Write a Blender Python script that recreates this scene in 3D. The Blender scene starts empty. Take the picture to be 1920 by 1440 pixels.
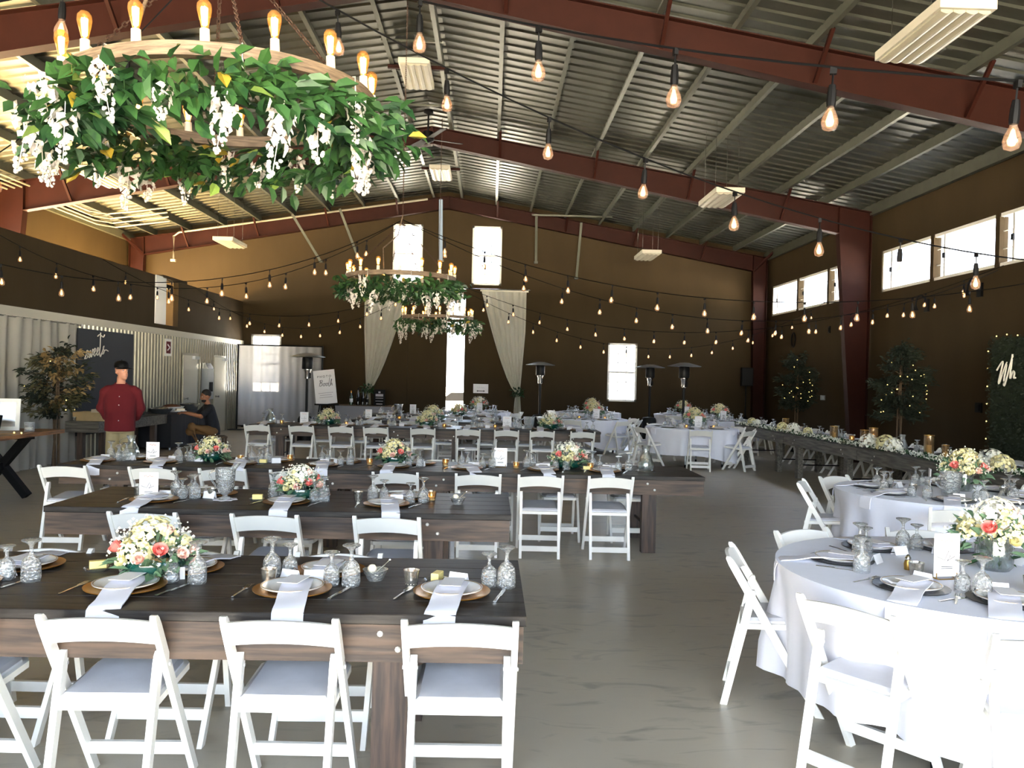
import bpy, bmesh, math, random
from math import sin, cos, pi, radians, sqrt, atan2
from mathutils import Vector, Matrix, Euler
random.seed(7)
SC = bpy.context.scene
COL = SC.collection

# ------------------------------------------------------------------ camera
cam_d = bpy.data.cameras.new('camera'); cam = bpy.data.objects.new('camera', cam_d); COL.objects.link(cam)
cam_d.sensor_fit = 'HORIZONTAL'; cam_d.sensor_width = 36.0; cam_d.lens = 36.0 * 1550 / 1920
cam_d.clip_start = 0.05; cam_d.clip_end = 500
YAW, PITCH, ROLL = radians(1.48), radians(-0.4), radians(1.35)
_f = Vector((sin(YAW) * cos(PITCH), cos(YAW) * cos(PITCH), sin(PITCH)))
_r = Vector((cos(YAW), -sin(YAW), 0)); _u = _r.cross(_f)
_R = _r * cos(ROLL) + _u * sin(ROLL); _U = -_r * sin(ROLL) + _u * cos(ROLL)
cam.matrix_world = Matrix(((_R.x, _U.x, -_f.x, 0), (_R.y, _U.y, -_f.y, 0), (_R.z, _U.z, -_f.z, 1.69), (0, 0, 0, 1)))
SC.camera = cam

# ------------------------------------------------------------------ world, sun, exposure
W = bpy.data.worlds.new('sky'); SC.world = W; W.use_nodes = True
nt = W.node_tree; bg = nt.nodes['Background']
sky = nt.nodes.new('ShaderNodeTexSky'); sky.sky_type = 'NISHITA'; sky.sun_disc = False
sky.sun_elevation = radians(40); sky.sun_rotation = radians(-95); sky.air_density = 1.0; sky.dust_density = 2.5; sky.ozone_density = 1.5
hz = nt.nodes.new('ShaderNodeMixRGB'); hz.inputs[0].default_value = 0.65; hz.inputs[2].default_value = (1.35, 1.36, 1.38, 1)   # thin haze over the blue
nt.links.new(sky.outputs[0], hz.inputs[1]); nt.links.new(hz.outputs[0], bg.inputs[0]); bg.inputs[1].default_value = 0.62
sun_d = bpy.data.lights.new('sun', 'SUN'); sun_d.energy = 40.0; sun_d.angle = radians(0.6); sun_d.color = (1.0, 0.9, 0.74)
sun = bpy.data.objects.new('sun', sun_d); COL.objects.link(sun)
sun.rotation_euler = Vector((-cos(radians(40)), 0.10, sin(radians(40)))).to_track_quat('Z', 'Y').to_euler()
SC.view_settings.view_transform = 'Standard'; SC.view_settings.look = 'None'
SC.view_settings.gamma = 1.0; SC.view_settings.use_curve_mapping = False
SC.view_settings.exposure = 3.4
cy = SC.cycles
cy.max_bounces = 9; cy.diffuse_bounces = 5; cy.glossy_bounces = 4; cy.transmission_bounces = 6; cy.transparent_max_bounces = 20
cy.caustics_reflective = False; cy.caustics_refractive = False; cy.sample_clamp_indirect = 6.0

# building dimensions (metres; y runs down the hall away from the camera)
YB, YF = 25.45, -5.0          # back and front wall
XR, XL = 8.5, -11.05          # right and outer left wall
XP, ZP = -7.6, 3.83           # partition face and its top
RX, RZ, SL = -1.42, 7.16, 0.163   # ridge x, roof underside height at ridge, slope
def roof_z(x): return RZ - abs(x - RX) * SL
FRAMES = (11.1, 18.27, 25.2)

def portal(loc, rot, w, h):
    l = bpy.data.lights.new('daylight_portal', 'AREA'); l.shape = 'RECTANGLE'; l.size = w; l.size_y = h; l.energy = 1
    l.cycles.is_portal = True
    o = bpy.data.objects.new('daylight_portal', l); COL.objects.link(o); o.location = loc; o.rotation_euler = rot
BWIN = [(-3.09, -2.18, 4.53, 6.34), (-0.66, 0.25, 4.53, 6.34), (3.60, 4.51, 1.05, 2.85), (-7.34, -6.43, 1.05, 2.85)]
SLIT = (-1.40, -0.79, 0.0, 4.22)
RWIN = [(18.7, 24.97, 3.76, 4.66), (11.7, 17.92, 3.76, 4.66)]
LWIN = [(5.0, 8.2, 3.15, 4.5), (9.4, 12.6, 3.15, 4.5), (13.4, 17.4, 3.15, 4.5), (19.2, 24.4, 3.15, 4.5)]
FDOOR = (-6.6, 7.6, 0.0, 4.9)
for a in BWIN: portal(((a[0] + a[1]) / 2, YB + 0.1, (a[2] + a[3]) / 2), (radians(-90), 0, 0), a[1] - a[0], a[3] - a[2])
portal(((SLIT[0] + SLIT[1]) / 2, YB + 0.1, 2.11), (radians(-90), 0, 0), 0.61, 4.22)
for a in RWIN: portal((XR + 0.1, (a[0] + a[1]) / 2, 4.21), (radians(90), 0, radians(90)), a[1] - a[0], 0.9)
for a in LWIN: portal((XL - 0.1, (a[0] + a[1]) / 2, 3.82), (radians(90), 0, radians(-90)), a[1] - a[0], 1.35)
portal(((FDOOR[0] + FDOOR[1]) / 2, YF - 0.1, 2.45), (radians(90), 0, 0), FDOOR[1] - FDOOR[0], 4.9)

# ------------------------------------------------------------------ materials
def lin(c):
    if isinstance(c, str):
        c = [int(c[i:i + 2], 16) / 255 for i in (0, 2, 4)]
        c = [x / 12.92 if x <= 0.04045 else ((x + 0.055) / 1.055) ** 2.4 for x in c]
    return (c[0], c[1], c[2], 1)
MATS = {}
def mat(name, color, rough=0.6, metal=0.0, var=0.0, scale=5.0, bump=0.0, bscale=None, stretch=(1, 1, 1), color2=None, spec=0.5, rnd=0.0, sheen=0.0, coat=0.0, detail=4.0):
    m = bpy.data.materials.new(name); m.use_nodes = True; MATS[name] = m
    n = m.node_tree.nodes; l = m.node_tree.links; b = n['Principled BSDF']
    b.inputs['Base Color'].default_value = lin(color); b.inputs['Roughness'].default_value = rough
    b.inputs['Metallic'].default_value = metal; b.inputs['Specular IOR Level'].default_value = spec
    if sheen: b.inputs['Sheen Weight'].default_value = sheen
    if coat: b.inputs['Coat Weight'].default_value = coat; b.inputs['Coat Roughness'].default_value = 0.15
    if var or bump or color2 or rnd:
        tc = n.new('ShaderNodeTexCoord'); mp = n.new('ShaderNodeMapping'); l.new(tc.outputs['Object'], mp.inputs[0]); mp.inputs['Scale'].default_value = stretch
        nz = n.new('ShaderNodeTexNoise'); nz.inputs['Scale'].default_value = scale; nz.inputs['Detail'].default_value = detail; l.new(mp.outputs[0], nz.inputs['Vector'])
        oi = n.new('ShaderNodeObjectInfo')
        if rnd:
            va = n.new('ShaderNodeVectorMath'); va.operation = 'SCALE'; va.inputs[0].default_value = (37, 91, 53); l.new(oi.outputs['Random'], va.inputs['Scale'])
            vb = n.new('ShaderNodeVectorMath'); l.new(mp.outputs[0], vb.inputs[0]); l.new(va.outputs[0], vb.inputs[1]); l.new(vb.outputs[0], nz.inputs['Vector'])
        if var or color2:
            rp = n.new('ShaderNodeValToRGB'); c = lin(color)
            c2 = lin(color2) if color2 else tuple(max(0, x * (1 - var)) for x in c[:3]) + (1,)
            c1 = c if color2 else tuple(x * (1 + var) for x in c[:3]) + (1,)
            rp.color_ramp.elements[0].position = 0.38 if color2 else 0.32; rp.color_ramp.elements[1].position = 0.62 if color2 else 0.68
            rp.color_ramp.elements[0].color = c2; rp.color_ramp.elements[1].color = c1
            l.new(nz.outputs['Fac'], rp.inputs[0]); out = rp.outputs[0]
            if rnd:
                hs = n.new('ShaderNodeHueSaturation'); l.new(out, hs.inputs['Color'])
                mr = n.new('ShaderNodeMapRange'); mr.inputs['To Min'].default_value = 1 - rnd; mr.inputs['To Max'].default_value = 1 + rnd
                l.new(oi.outputs['Random'], mr.inputs[0]); l.new(mr.outputs[0], hs.inputs['Value']); out = hs.outputs[0]
            l.new(out, b.inputs['Base Color'])
        if bump:
            bp = n.new('ShaderNodeBump'); bp.inputs['Strength'].default_value = bump; bp.inputs['Distance'].default_value = 0.01
            if bscale:
                nz2 = n.new('ShaderNodeTexNoise'); nz2.inputs['Scale'].default_value = bscale; l.new(mp.outputs[0], nz2.inputs['Vector']); l.new(nz2.outputs['Fac'], bp.inputs['Height'])
            else: l.new(nz.outputs['Fac'], bp.inputs['Height'])
            l.new(bp.outputs[0], b.inputs['Normal'])
    return m
def emit(name, color, strength):
    m = bpy.data.materials.new(name); m.use_nodes = True; MATS[name] = m
    n = m.node_tree.nodes; n.remove(n['Principled BSDF']); e = n.new('ShaderNodeEmission'); e.inputs[0].default_value = lin(color); e.inputs[1].default_value = strength
    m.node_tree.links.new(e.outputs[0], n['Material Output'].inputs[0]); return m
def clear(name, tint, refl=0.15, body=0.0, bodycol=(0.9, 0.9, 0.9), rough=0.05, bump=0.0, bscale=60.0, trans=False, edge=0.6):
    """see-through material: transparent body, reflecting more towards its edges, plus an optional milky diffuse or translucent share"""
    m = bpy.data.materials.new(name); m.use_nodes = True; MATS[name] = m
    n = m.node_tree.nodes; l = m.node_tree.links; n.remove(n['Principled BSDF'])
    t = n.new('ShaderNodeBsdfTransparent'); t.inputs[0].default_value = lin(tint)
    g = n.new('ShaderNodeBsdfGlossy'); g.inputs['Roughness'].default_value = rough
    lw = n.new('ShaderNodeLayerWeight'); lw.inputs[0].default_value = edge
    mr = n.new('ShaderNodeMapRange'); mr.inputs['To Min'].default_value = refl * 0.35; mr.inputs['To Max'].default_value = min(1, refl * 3); l.new(lw.outputs['Facing'], mr.inputs[0])
    mx = n.new('ShaderNodeMixShader'); l.new(mr.outputs[0], mx.inputs[0]); l.new(t.outputs[0], mx.inputs[1]); l.new(g.outputs[0], mx.inputs[2]); out = mx
    d = None
    if body:
        d = n.new('ShaderNodeBsdfTranslucent' if trans else 'ShaderNodeBsdfDiffuse'); d.inputs[0].default_value = lin(bodycol)
        if trans:
            d2 = n.new('ShaderNodeBsdfDiffuse'); d2.inputs[0].default_value = lin(bodycol); a = n.new('ShaderNodeMixShader'); a.inputs[0].default_value = 0.5
            l.new(d.outputs[0], a.inputs[1]); l.new(d2.outputs[0], a.inputs[2]); d = a
        m2 = n.new('ShaderNodeMixShader'); m2.inputs[0].default_value = body; l.new(mx.outputs[0], m2.inputs[1]); l.new(d.outputs[0], m2.inputs[2]); out = m2
    if bump:
        tc = n.new('ShaderNodeTexCoord'); vz = n.new('ShaderNodeTexVoronoi'); vz.inputs['Scale'].default_value = bscale; l.new(tc.outputs['Object'], vz.inputs['Vector'])
        bp = n.new('ShaderNodeBump'); bp.inputs['Strength'].default_value = bump; bp.inputs['Distance'].default_value = 0.01; l.new(vz.outputs['Distance'], bp.inputs['Height'])
        for q in (g, lw): l.new(bp.outputs[0], q.inputs['Normal'])
    l.new(out.outputs[0], n['Material Output'].inputs[0]); return m

def concrete():
    m = mat('concrete', 'B4AB98', 0.36, var=0.10, scale=0.55, spec=0.45, detail=8)
    n = m.node_tree.nodes; l = m.node_tree.links; b = n['Principled BSDF']; base = b.inputs['Base Color'].links[0].from_socket
    tc = n.new('ShaderNodeTexCoord'); mp = n.new('ShaderNodeMapping'); mp.inputs['Scale'].default_value = (0.8, 2.2, 1); l.new(tc.outputs['Object'], mp.inputs[0])
    a = n.new('ShaderNodeTexNoise'); a.inputs['Scale'].default_value = 2.6; a.inputs['Detail'].default_value = 7; a.inputs['Distortion'].default_value = 1.6; l.new(mp.outputs[0], a.inputs['Vector'])
    r = n.new('ShaderNodeValToRGB'); r.color_ramp.elements[0].position = 0.30; r.color_ramp.elements[0].color = (0.52, 0.52, 0.53, 1); r.color_ramp.elements[1].position = 0.46; r.color_ramp.elements[1].color = (1, 1, 1, 1); l.new(a.outputs['Fac'], r.inputs[0])
    mx = n.new('ShaderNodeMixRGB'); mx.blend_type = 'MULTIPLY'; mx.inputs[0].default_value = 0.75; l.new(base, mx.inputs[1]); l.new(r.outputs[0], mx.inputs[2]); l.new(mx.outputs[0], b.inputs['Base Color'])
    mr = n.new('ShaderNodeMapRange'); mr.inputs['To Min'].default_value = 0.26; mr.inputs['To Max'].default_value = 0.5; l.new(a.outputs['Fac'], mr.inputs[0]); l.new(mr.outputs[0], b.inputs['Roughness'])
concrete()
mat('joint', '6A675F', 0.9)
mat('ground', 'B9B4A8', 0.9, var=0.1, scale=0.5)
mat('brown_wall', '3B3020', 0.85, var=0.10, scale=1.3, bump=0.05, bscale=40, stretch=(1, 1, 0.35), spec=0.12)
mat('deck', 'DEC28C', 0.7, var=0.08, scale=2)
mat('galv', '515249', 0.42, metal=0.45, var=0.10, scale=2.2, bump=0.03, bscale=9)
mat('purlin', '5A5C51', 0.42, metal=0.4, var=0.1, scale=4)
mat('oxide', '2B120C', 0.6, var=0.10, scale=3, spec=0.12)
mat('corrugated', '8C887A', 0.28, metal=0.8, var=0.06, scale=2)
mat('trim_metal', 'A9A493', 0.45, metal=0.35)
mat('white_paint', 'F2F0E8', 0.45, var=0.015, scale=3)
mat('chair_white', 'F3F1EA', 0.38, var=0.02, scale=6)
mat('cushion', 'C9CAD0', 0.5, var=0.03, scale=18, bump=0.04, bscale=90)
mat('plank', '3E3934', 0.45, color2='26221F', scale=2.6, stretch=(1.2, 14, 14), bump=0.18, rnd=0.13, spec=0.22, detail=6)
mat('apron', '5A4738', 0.55, color2='382C24', scale=2.4, stretch=(1.2, 16, 16), bump=0.15, rnd=0.12, detail=6)
mat('leg_wood', '4F3C30', 0.55, color2='2C221C', scale=2.4, stretch=(16, 16, 1.2), bump=0.15, rnd=0.1, detail=6)
mat('grey_wood', '6F6A60', 0.6, color2='47433C', scale=2.4, stretch=(1.2, 14, 14), bump=0.15, rnd=0.1, detail=6)
mat('warm_wood', '9A6A42', 0.5, color2='5C3B22', scale=2.4, stretch=(14, 1.2, 14), bump=0.1, rnd=0.1)
mat('ring_wood', '85705A', 0.65, color2='5F4F3E', scale=5, stretch=(2, 2, 22), bump=0.15)
mat('bolt', 'E8E6E0', 0.3, metal=0.5)
mat('black_metal', '0A0A0A', 0.5, spec=0.25)
mat('black', '060607', 0.6, spec=0.15)
mat('black_cloth', '1C1D22', 0.85)
mat('cloth', 'E9EAF4', 0.75, var=0.015, scale=9, sheen=0.2)
mat('grey_cloth', '8F8F96', 0.8)
mat('linen', 'F2F1F8', 0.8, bump=0.05, bscale=220)
mat('paper', 'F6F4F4', 0.7)
mat('print', 'B9B3B8', 0.8); mat('print_pink', 'E7A391', 0.8); mat('print_dark', '4A4A4C', 0.8)
mat('china', 'F5F3EC', 0.18, spec=0.6); mat('gilt', 'B08A45', 0.3, metal=0.8)
mat('gold', 'B07A2C', 0.3, metal=0.65, var=0.12, scale=6)
mat('charger_black', '1B1A1A', 0.35, var=0.1, scale=30, bump=0.1)
mat('steel', 'C9C9C7', 0.22, metal=1.0)
mat('mercury', 'B9B5AB', 0.25, metal=0.85, var=0.35, scale=60, bump=0.2)
mat('butter', 'F0DC8C', 0.5)
mat('wax', 'F3E9D2', 0.6)
mat('green_glass', '0E4036', 0.12, spec=0.8, coat=0.5)
mat('chain', '4A372C', 0.6, metal=0.6)
mat('socket_cream', 'E9DFC8', 0.5)
mat('leaf', '34572A', 0.45, color2='1A3A1F', scale=3, rnd=0.25, spec=0.4)
mat('leaf_light', '7E9A4A', 0.5, rnd=0.2, var=0.1)
mat('leaf_olive', 'A08A2E', 0.5, rnd=0.2, var=0.1)
mat('blossom', 'D2CBC4', 0.6); mat('cream_flower', 'EDE3AC', 0.6, var=0.06, scale=40); mat('white_flower', 'F5F3E4', 0.6)
mat('pink_rose', 'EE7F76', 0.55, var=0.06, scale=30); mat('blush', 'F0C4B4', 0.6); mat('euc', '5D7A5C', 0.55, rnd=0.15, var=0.1)
mat('bark', '574430', 0.8, var=0.2, scale=20)
mat('dark_leaf', '141F0D', 0.8, var=0.2, scale=5); mat('dry_leaf', '8A7248', 0.7, var=0.25, scale=4); mat('brown_leaf', '4E4A2A', 0.7, var=0.2, scale=4)
mat('hedge', '16230E', 0.9, var=0.3, scale=30, bump=0.6, bscale=60)
mat('chalk', '2B3037', 0.8, var=0.05, scale=2)
mat('letter', 'E8E4D6', 0.5)
mat('red_shirt', '5E0B15', 0.9, var=0.05, scale=8); mat('khaki', '9A8D6B', 0.85, var=0.04, scale=10); mat('skin', 'C98E72', 0.55); mat('skin_tan', 'A8704F', 0.55)
mat('navy_shirt', '191B22', 0.85); mat('tan_trousers', '7A5A34', 0.85); mat('hair', '17120F', 0.7); mat('shoe', '22201E', 0.6)
mat('curtain', 'E4E0CC', 0.8)
mat('door_paint', 'B8B4A4', 0.3, metal=0.3)
mat('panel_tint', 'A19B88', 0.4); mat('lamp_housing', 'B9B4A4', 0.5)
mat('crate', 'CDB78A', 0.7, var=0.08, scale=10)
mat('food', '7A4A2A', 0.7, var=0.3, scale=20); mat('foil', 'C5C7C8', 0.25, metal=0.9)
mat('silver_grey', '9FA3A6', 0.35, metal=0.7)
mat('blue_steel', '6E7F92', 0.45, metal=0.3)
mat('car', 'E8E8E8', 0.2, coat=0.5); mat('bottle_green', '173C22', 0.12, spec=0.8); mat('bottle_dark', '0B0D0C', 0.12, spec=0.8)
emit('filament', (1.0, 0.50, 0.14), 2.6)
emit('string_glow', (1.0, 0.55, 0.20), 0.62)
emit('flame', (1.0, 0.55, 0.18), 2.0)
emit('fairy', (1.0, 0.72, 0.22), 0.3)
clear('pane', (0.97, 0.98, 1.0), 0.06)
clear('amber_glass', (1.0, 0.78, 0.42), 0.12, body=0.10, bodycol=(1.0, 0.66, 0.28), trans=True)
clear('bulb_glass', (1.0, 0.84, 0.74), 0.12, body=0.12, bodycol=(1.0, 0.78, 0.62), trans=True)
clear('crystal', (0.93, 0.95, 0.95), 0.30, body=0.10, bodycol=(0.88, 0.91, 0.92), rough=0.08, bump=0.9, bscale=75)
clear('glass', (0.93, 0.96, 0.96), 0.22, body=0.03)
clear('water_glass', (0.86, 0.93, 0.93), 0.22, body=0.05)
clear('hurricane', (0.92, 0.80, 0.60), 0.2, body=0.12, bodycol=(0.8, 0.62, 0.36), trans=True)
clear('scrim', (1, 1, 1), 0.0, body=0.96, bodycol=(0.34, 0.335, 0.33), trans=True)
clear('sheer', (1, 1, 1), 0.0, body=0.80, bodycol=(0.70, 0.68, 0.62), trans=True)
clear('drape_cream', (1, 1, 1), 0.0, body=0.95, bodycol=(0.80, 0.78, 0.68), trans=True)

# ------------------------------------------------------------------ mesh helpers
class MB:
    def __init__(s): s.v = []; s.f = []; s.m = []; s.cur = 0
    def add(s, vs, fs):
        o = len(s.v); s.v += [tuple(a) for a in vs]; s.f += [tuple(i + o for i in f) for f in fs]; s.m += [s.cur] * len(fs); return s
    def box(s, a, b):
        x0, y0, z0 = a; x1, y1, z1 = b
        return s.add([(x0, y0, z0), (x1, y0, z0), (x1, y1, z0), (x0, y1, z0), (x0, y0, z1), (x1, y0, z1), (x1, y1, z1), (x0, y1, z1)],
                     [(0, 3, 2, 1), (4, 5, 6, 7), (0, 1, 5, 4), (1, 2, 6, 5), (2, 3, 7, 6), (3, 0, 4, 7)])
    def bar(s, p, q, w, h, up=(0, 0, 1), bev=0.0):
        """beam from p to q, w across, h along up"""
        p = Vector(p); q = Vector(q); d = (q - p).normalized(); sd = d.cross(Vector(up)).normalized(); u = sd.cross(d).normalized()
        if bev:
            prof = [(-w / 2 + bev, -h / 2), (w / 2 - bev, -h / 2), (w / 2, -h / 2 + bev), (w / 2, h / 2 - bev), (w / 2 - bev, h / 2), (-w / 2 + bev, h / 2), (-w / 2, h / 2 - bev), (-w / 2, -h / 2 + bev)]
        else: prof = [(-w / 2, -h / 2), (w / 2, -h / 2), (w / 2, h / 2), (-w / 2, h / 2)]
        n = len(prof); vs = [p + sd * a + u * b for a, b in prof] + [q + sd * a + u * b for a, b in prof]
        return s.add(vs, [(i, (i + 1) % n, n + (i + 1) % n, n + i) for i in range(n)] + [tuple(range(n))[::-1], tuple(range(n, 2 * n))])
    def tube(s, pts, r, n=6, cap=True, closed=False):
        pts = [Vector(p) for p in pts]; k = len(pts); rs = r if isinstance(r, (list, tuple)) else [r] * k
        vs = []; ref = None
        for i, p in enumerate(pts):
            if closed: d = pts[(i + 1) % k] - pts[i - 1]
            else: d = pts[min(i + 1, k - 1)] - pts[max(i - 1, 0)]
            d = d.normalized() if d.length > 1e-9 else Vector((0, 0, 1))
            if ref is None: ref = Vector((0, 0, 1)) if abs(d.z) < 0.9 else Vector((1, 0, 0))
            a = d.cross(ref); a = a.normalized() if a.length > 1e-6 else d.orthogonal().normalized(); b = d.cross(a).normalized(); ref = -b if False else ref
            vs += [p + a * (rs[i] * cos(2 * pi * j / n)) + b * (rs[i] * sin(2 * pi * j / n)) for j in range(n)]
        fs = []
        for i in range(k if closed else k - 1):
            for j in range(n):
                A = i * n + j; B = i * n + (j + 1) % n; C = ((i + 1) % k) * n
                fs.append((A, C + j, C + (j + 1) % n, B))
        if cap and not closed: fs += [tuple(range(n)), tuple(range((k - 1) * n, k * n))[::-1]]
        return s.add(vs, fs)
    def lathe(s, prof, n=16, c=(0, 0, 0), axis='z', sq=1.0, cap=True):
        vs = []; idx = []; k = len(prof)
        for r, z in prof:
            m = 1 if r < 1e-5 else n; idx.append((len(vs), m))
            for j in range(m):
                a = 2 * pi * j / n
                p = (r * cos(a), r * sin(a) * sq, z) if axis == 'z' else ((r * cos(a), z, r * sin(a)) if axis == 'y' else (z, r * cos(a), r * sin(a)))
                vs.append((p[0] + c[0], p[1] + c[1], p[2] + c[2]))
        fs = []
        for i in range(k - 1):
            (A, ma), (B, mb_) = idx[i], idx[i + 1]
            for j in range(n):
                q = [A + j % ma, A + (j + 1) % ma, B + (j + 1) % mb_, B + j % mb_]
                q = [v for t, v in enumerate(q) if v not in q[:t]]
                if len(q) > 2: fs.append(tuple(q))
        if cap and idx[0][1] > 1: fs.append(tuple(range(n))[::-1])
        if cap and idx[-1][1] > 1: fs.append(tuple(range(idx[-1][0], idx[-1][0] + n)))
        return s.add(vs, fs)
    def ball(s, c, r, n=8, k=5, sc=(1, 1, 1)):
        prof = [(0.0 if i in (0, k) else r * sin(pi * i / k), -r * cos(pi * i / k)) for i in range(k + 1)]
        o = len(s.v); s.lathe(prof, n)
        for i in range(o, len(s.v)):
            x, y, z = s.v[i]; s.v[i] = (x * sc[0] + c[0], y * sc[1] + c[1], z * sc[2] + c[2])
        return s
    def prism(s, poly, d, axis='y', off=0.0):
        """poly in 2D extruded from off to off+d; axis y: poly=(x,z); x: poly=(y,z); z: poly=(x,y)"""
        n = len(poly)
        def P(a, b, t): return (a, t, b) if axis == 'y' else ((t, a, b) if axis == 'x' else (a, b, t))
        vs = [P(a, b, off) for a, b in poly] + [P(a, b, off + d) for a, b in poly]
        return s.add(vs, [tuple(range(n)), tuple(range(n, 2 * n))[::-1]] + [(i, n + i, n + (i + 1) % n, (i + 1) % n) for i in range(n)])
    def mesh(s, name, mats, smooth=40):
        me = bpy.data.meshes.new(name); me.from_pydata(s.v, [], s.f)
        mats = mats if isinstance(mats, (list, tuple)) else [mats]
        for m in mats: me.materials.append(MATS[m])
        if len(mats) > 1: me.polygons.foreach_set('material_index', s.m)
        bm = bmesh.new(); bm.from_mesh(me); bmesh.ops.recalc_face_normals(bm, faces=bm.faces); bm.to_mesh(me); bm.free()
        if smooth:
            me.polygons.foreach_set('use_smooth', [True] * len(me.polygons)); me.set_sharp_from_angle(angle=radians(smooth))
        me.update(); return me
    def build(s, name, mats, parent=None, smooth=40, loc=None, rot=None):
        return put(name, s.mesh(name, mats, smooth), parent, loc, rot)
def put(name, me, parent=None, loc=None, rot=None, scale=None):
    o = bpy.data.objects.new(name, me); COL.objects.link(o)
    if parent is not None: o.parent = parent
    if loc is not None: o.location = loc
    if rot is not None: o.rotation_euler = rot
    if scale is not None: o.scale = scale if isinstance(scale, (tuple, list)) else (scale,) * 3
    return o
def tag(o, label=None, cat=None, group=None, kind=None):
    if label: o['label'] = label
    if cat: o['category'] = cat
    if group: o['group'] = group
    if kind: o['kind'] = kind
    return o
def thing(name, label, cat, loc=(0, 0, 0), rz=0.0, group=None, kind=None):
    o = bpy.data.objects.new(name, None); COL.objects.link(o); o.location = loc; o.rotation_euler = (0, 0, rz); o.empty_display_size = 0.1
    return tag(o, label, cat, group, kind)
def copy_tree(src, parent=None, loc=None, rz=None, label=None, group=None):
    c = src.copy(); COL.objects.link(c); c.parent = parent
    if loc is not None: c.location = loc
    if rz is not None: c.rotation_euler = (0, 0, rz)
    if label: c['label'] = label
    if group: c['group'] = group
    for ch in src.children: copy_tree(ch, c)
    return c
def struct(o): o['kind'] = 'structure'; return o
ORD = ['first', 'second', 'third', 'fourth', 'fifth', 'sixth', 'seventh', 'eighth', 'ninth', 'tenth', 'eleventh', 'twelfth', 'thirteenth', 'fourteenth', 'fifteenth', 'sixteenth', 'seventeenth', 'eighteenth', 'nineteenth', 'twentieth']
U = random.uniform

# ------------------------------------------------------------------ the hall
fl = struct(MB().box((XL - 0.2, YF - 0.1, -0.25), (XR + 0.2, YB + 0.2, -0.014)).build('floor', 'joint', smooth=0))
xs = [XL - 0.2, -3.4, 6.3, XR + 0.2]; ys = [YF - 0.1, 1.5, 6.4, 11.3, 16.2, 21.1, YB + 0.2]
for i in range(len(xs) - 1):
    for j in range(len(ys) - 1):
        MB().box((xs[i] + 0.002, ys[j] + 0.002, -0.2), (xs[i + 1] - 0.002, ys[j + 1] - 0.002, 0)).build('slab', 'concrete', fl, smooth=0)
struct(MB().box((-120, -120, -0.5), (120, 160, -0.3)).build('ground', 'ground', smooth=0))

def wall_cells(mb, u0, u1, z0, ztop, holes, put_piece):
    """rectangular cells between the breakpoints that no hole covers; ztop(u) is the upper edge"""
    us = sorted({u0, u1, *[h[0] for h in holes], *[h[1] for h in holes], *([RX] if u0 < RX < u1 and ztop(u0) != ztop(RX) else [])})
    for a, b in zip(us, us[1:]):
        hz = sorted([(h[2], h[3]) for h in holes if h[0] <= a + 1e-6 and h[1] >= b - 1e-6])
        z = z0
        for lo, hi in hz:
            if lo > z + 1e-6: put_piece(a, b, z, z, lo, lo)
            z = hi
        put_piece(a, b, z, z, ztop(a), ztop(b))
mb = MB()
wall_cells(mb, XL - 0.15, XR + 0.15, 0, lambda u: roof_z(u) + 0.26, BWIN + [SLIT], lambda a, b, za, zb, ta, tb: mb.prism([(a, za), (b, zb), (b, tb), (a, ta)], 0.16, 'y', YB))
wb = struct(mb.build('wall_back', 'brown_wall', smooth=0))
mb = MB()
wall_cells(mb, XL - 0.15, XR + 0.15, 0, lambda u: roof_z(u) + 0.26, [FDOOR], lambda a, b, za, zb, ta, tb: mb.prism([(a, za), (b, zb), (b, tb), (a, ta)], 0.16, 'y', YF - 0.16))
struct(mb.build('wall_front', 'brown_wall', smooth=0))
mb = MB()
wall_cells(mb, YF, YB, 0, lambda u: roof_z(XR) + 0.2, RWIN, lambda a, b, za, zb, ta, tb: mb.prism([(a, za), (b, zb), (b, tb), (a, ta)], 0.16, 'x', XR))
struct(mb.build('wall_right', 'brown_wall', smooth=0))
mb = MB()
wall_cells(mb, YF, YB, 0, lambda u: roof_z(XL) + 0.2, LWIN, lambda a, b, za, zb, ta, tb: mb.prism([(a, za), (b, zb), (b, tb), (a, ta)], 0.16, 'x', XL - 0.16))
struct(mb.build('wall_left_outer', 'brown_wall', smooth=0))
# partition along the left with a loft floor behind it
PHOLE = [(19.42, 20.22, 2.74, 3.83)]
mb = MB()
wall_cells(mb, 2.5, YB, 0, lambda u: ZP, PHOLE, lambda a, b, za, zb, ta, tb: mb.prism([(a, za), (b, zb), (b, tb), (a, ta)], 0.12, 'x', XP - 0.12) if tb > za + 0.01 else None)
mb.box((XL, 2.5, 0), (XP, 2.62, 2.6)); mb.box((XP - 0.13, 19.2, ZP - 0.02), (XP + 0.03, 20.7, ZP + 0.05))
struct(mb.build('wall_left', 'brown_wall', smooth=0))
struct(MB().box((XL, 2.5, 2.5), (XP - 0.12, YB, 2.64)).build('loft_floor', 'deck', smooth=0))
struct(MB().box((XP, 2.5, 2.50), (XP + 0.045, YB - 0.02, 2.64)).build('trim_1', 'trim_metal', smooth=0))
# corrugated sheet below the trim
mb = MB(); prof = []; y = 2.6; 
while y < YB - 0.05:
    prof += [(y, 0.002), (y + 0.07, 0.002), (y + 0.085, 0.028), (y + 0.125, 0.028), (y + 0.14, 0.002)]; y += 0.17
vs = []; fs = []
for (yy, d) in prof: vs += [(XP + d, yy, 0.0), (XP + d, yy, 2.5)]
for i in range(len(prof) - 1): fs.append((2 * i, 2 * i + 2, 2 * i + 3, 2 * i + 1))
struct(mb.add(vs, fs).build('trim_2', 'corrugated', smooth=0))
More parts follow.
